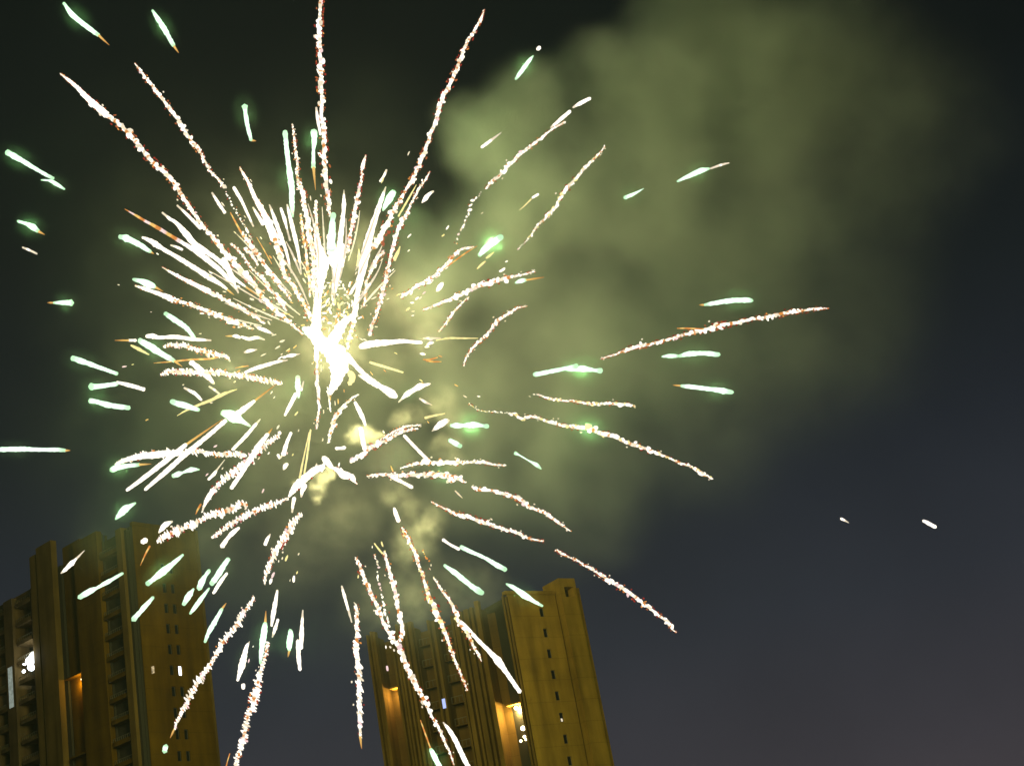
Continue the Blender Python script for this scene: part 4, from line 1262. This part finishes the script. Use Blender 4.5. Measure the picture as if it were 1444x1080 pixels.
# ---------------------------------------------------------------- smoke and haze
def smoke_volume(name, blobs, lo, hi, res, density, tint, wob, wob_scale, detail_scale, bite, thin=1.0):
    """blobs: (point, radius, weight). The density field is worked out once on a grid."""
    m, t = new_mat(name)
    out = t.nodes.new('ShaderNodeOutputMaterial')
    pv = t.nodes.new('ShaderNodeVolumePrincipled')
    pv.inputs['Color'].default_value = (*tint, 1)
    pv.inputs['Density'].default_value = density
    pv.inputs['Anisotropy'].default_value = 0.1
    t.links.new(pv.outputs[0], out.inputs['Volume'])
    ng = bpy.data.node_groups.new(name, 'GeometryNodeTree')
    ng.interface.new_socket('Geometry', in_out='INPUT', socket_type='NodeSocketGeometry')
    ng.interface.new_socket('Geometry', in_out='OUTPUT', socket_type='NodeSocketGeometry')
    N, Lk = ng.nodes, ng.links
    go = N.new('NodeGroupOutput')
    vc = N.new('GeometryNodeVolumeCube')
    vc.inputs['Min'].default_value = lo
    vc.inputs['Max'].default_value = hi
    for ax, r in zip('XYZ', res):
        vc.inputs['Resolution ' + ax].default_value = r
    pos = N.new('GeometryNodeInputPosition')
    nz = N.new('ShaderNodeTexNoise')
    nz.inputs['Scale'].default_value = wob_scale
    nz.inputs['Detail'].default_value = 4.0
    nz.inputs['Roughness'].default_value = 0.55
    Lk.new(pos.outputs[0], nz.inputs['Vector'])
    sub = N.new('ShaderNodeVectorMath'); sub.operation = 'SUBTRACT'
    sub.inputs[1].default_value = (0.5, 0.5, 0.5)
    Lk.new(nz.outputs['Color'], sub.inputs[0])
    sc = N.new('ShaderNodeVectorMath'); sc.operation = 'SCALE'
    sc.inputs['Scale'].default_value = wob
    Lk.new(sub.outputs[0], sc.inputs[0])
    ad = N.new('ShaderNodeVectorMath'); ad.operation = 'ADD'
    Lk.new(pos.outputs[0], ad.inputs[0]); Lk.new(sc.outputs[0], ad.inputs[1])
    total = None
    for p, r, w in blobs:
        di = N.new('ShaderNodeVectorMath'); di.operation = 'DISTANCE'
        di.inputs[1].default_value = tuple(float(q) for q in p)
        Lk.new(ad.outputs[0], di.inputs[0])
        mr = N.new('ShaderNodeMapRange'); mr.interpolation_type = 'SMOOTHERSTEP'
        mr.inputs['From Min'].default_value = r
        mr.inputs['From Max'].default_value = r * 0.15
        mr.inputs['To Min'].default_value = 0.0
        mr.inputs['To Max'].default_value = w
        Lk.new(di.outputs['Value'], mr.inputs['Value'])
        if total is None:
            total = mr
        else:
            a_ = N.new('ShaderNodeMath'); a_.operation = 'ADD'
            Lk.new(total.outputs[0], a_.inputs[0]); Lk.new(mr.outputs[0], a_.inputs[1])
            total = a_
    n2 = N.new('ShaderNodeTexNoise')
    n2.inputs['Scale'].default_value = detail_scale
    n2.inputs['Detail'].default_value = 5.0
    n2.inputs['Roughness'].default_value = 0.6
    Lk.new(ad.outputs[0], n2.inputs['Vector'])
    mr2 = N.new('ShaderNodeMapRange')
    mr2.inputs['From Min'].default_value = 0.38
    mr2.inputs['From Max'].default_value = 0.64
    mr2.inputs['To Min'].default_value = 1.0 - bite
    mr2.inputs['To Max'].default_value = 1.0 + bite * 0.6
    Lk.new(n2.outputs['Fac'], mr2.inputs['Value'])
    mu = N.new('ShaderNodeMath'); mu.operation = 'MULTIPLY'
    Lk.new(total.outputs[0], mu.inputs[0]); Lk.new(mr2.outputs[0], mu.inputs[1])
    Lk.new(mu.outputs[0], vc.inputs['Density'])
    sm_ = N.new('GeometryNodeSetMaterial')
    sm_.inputs['Material'].default_value = m
    Lk.new(vc.outputs[0], sm_.inputs['Geometry'])
    Lk.new(sm_.outputs[0], go.inputs[0])
    vol = bpy.data.volumes.new(name)
    vol.materials.append(m)
    o = bpy.data.objects.new(name, vol)
    col.objects.link(o)
    md = o.modifiers.new('smoke', 'NODES')
    md.node_group = ng
    return o


def blob(x, y, rpx, w, Y):
    p = at(x, y, Y)
    return p, rpx * float((p - EYE) @ (-ROT[:, 2])) * M_PX, w

PLUME = [(685, 195, 88, 1.5, 134), (735, 150, 90, 1.1, 135), (830, 125, 110, 1.1, 138), (930, 135, 150, 1.2, 140), (1060, 105, 180, 1.05, 142),
         (1000, 0, 150, 1.2, 142), (1150, 70, 180, .45, 144), (750, 270, 130, .65, 135), (890, 260, 170, .5, 140), (700, 350, 120, .38, 134),
         (610, 400, 100, .38, 132), (830, 430, 230, .11, 140), (1030, 280, 230, .28, 144), (650, 560, 110, .25, 134), (770, 550, 170, .13, 136),
         (950, 540, 250, .09, 142), (650, 690, 100, .15, 134), (570, 330, 60, .3, 130), (1120, 440, 260, .10, 146), (800, 690, 170, .10, 138),
         (1230, 190, 230, .20, 146)]
bl = [blob(*q) for q in PLUME]
c_lo = np.min([p - r for p, r, w in bl], axis=0) - 1.0
c_hi = np.max([p + r for p, r, w in bl], axis=0) + 1.0
res = [int((c_hi[i] - c_lo[i]) / 0.55) for i in range(3)]
sm1 = smoke_volume('smoke_plume', bl, tuple(c_lo), tuple(c_hi), res, PLUME_DENSITY, (0.83, 0.885, 0.77), 9.0, 0.085, 0.13, 0.62)
tag(sm1, 'olive smoke plume drifting up and away beside the burst', 'smoke', kind='stuff')

PUFFS = [(588, 758, 46, .9, 124), (570, 778, 30, .9, 123), (606, 735, 38, .8, 124), (556, 692, 34, .55, 124), (575, 715, 36, .5, 124), (500, 612, 17, 6.0, 121.5), (522, 614, 19, 6.0, 121.5),
         (447, 688, 15, 6.0, 121.5), (452, 672, 17, 5.0, 121.5), (446, 708, 9, 6.0, 121.5), (468, 664, 13, 6.0, 121.5), (413, 680, 9, 4.0, 121.5), (567, 592, 22, 1.0, 122),
         (585, 585, 26, .6, 123), (620, 570, 40, .5, 124), (630, 630, 36, .55, 124), (640, 655, 30, .5, 124), (640, 590, 30, .5, 124), (520, 330, 36, .35, 124), (505, 360, 30, .3, 123),
         (565, 420, 60, .18, 124), (605, 470, 60, .2, 125), (545, 520, 50, .14, 123), (380, 560, 80, .05, 124), (330, 600, 90, .04, 124), (420, 780, 100, .05, 124), (500, 740, 90, .06, 124),
         (360, 280, 90, .03, 124), (480, 720, 60, .06, 124), (592, 845, 36, .35, 124), (300, 480, 90, .03, 124),
         (600, 840, 90, .20, 126), (540, 850, 80, .18, 126), (670, 830, 70, .16, 126), (470, 495, 70, .27, 121), (140, 770, 60, .05, 126), (300, 770, 60, .07, 126)]  # the puff right on the core is added to bloom its light
bl = [blob(*q) for q in PUFFS]
c_lo = np.min([p - r for p, r, w in bl], axis=0) - 0.5
c_hi = np.max([p + r for p, r, w in bl], axis=0) + 0.5
res = [int((c_hi[i] - c_lo[i]) / 0.22) for i in range(3)]
sm2 = smoke_volume('burst_smoke', bl, tuple(c_lo), tuple(c_hi), res, PUFF_DENSITY, (0.90, 0.88, 0.74), 2.4, 0.70, 0.8, 0.95)
tag(sm2, 'curling yellowish smoke puffs below and beside the burst core', 'smoke', kind='stuff')

THIN = [(470, 490, 330, .45, 118), (300, 430, 300, .6, 116), (640, 560, 320, .6, 122), (400, 720, 300, .6, 120), (250, 650, 300, .5, 120), (820, 560, 280, .5, 126), (500, 260, 260, .28, 120), (620, 820, 260, .4, 128), (200, 250, 260, .16, 120), (880, 400, 260, .4, 126),
        (600, 830, 190, 1.5, 150), (690, 800, 120, .8, 150), (240, 770, 170, .9, 150)]
bl = [blob(*q) for q in THIN]
c_lo = np.min([p - r for p, r, w in bl], axis=0) - 0.5
c_hi = np.max([p + r for p, r, w in bl], axis=0) + 0.5
res = [int((c_hi[i] - c_lo[i]) / 0.8) for i in range(3)]
sm3 = smoke_volume('thin_smoke', bl, tuple(c_lo), tuple(c_hi), res, THIN_DENSITY, (0.80, 0.92, 0.74), 6.0, 0.10, 0.20, 0.9)
tag(sm3, 'thin veil of smoke filling the burst and reaching the tower tops', 'smoke', kind='stuff')

# thin night air over the whole place
m, t = new_mat('night_air')
out = t.nodes.new('ShaderNodeOutputMaterial')
pv = t.nodes.new('ShaderNodeVolumePrincipled')
pv.inputs['Color'].default_value = (0.9, 0.92, 0.9, 1)
pv.inputs['Density'].default_value = HAZE_DENSITY
t.links.new(pv.outputs[0], out.inputs['Volume'])
x0, x1, y0, y1, z0, z1 = -260.0, 260.0, -30.0, 330.0, -1.0, 150.0
hv = [(x, y, z) for z in (z0, z1) for x, y in ((x0, y0), (x1, y0), (x1, y1), (x0, y1))]
hf = [(0, 3, 2, 1), (4, 5, 6, 7), (0, 1, 5, 4), (1, 2, 6, 5), (2, 3, 7, 6), (3, 0, 4, 7)]
tag(mesh_obj('haze', hv, hf, m), 'thin smoky night air lit by the firework', 'haze', kind='stuff')
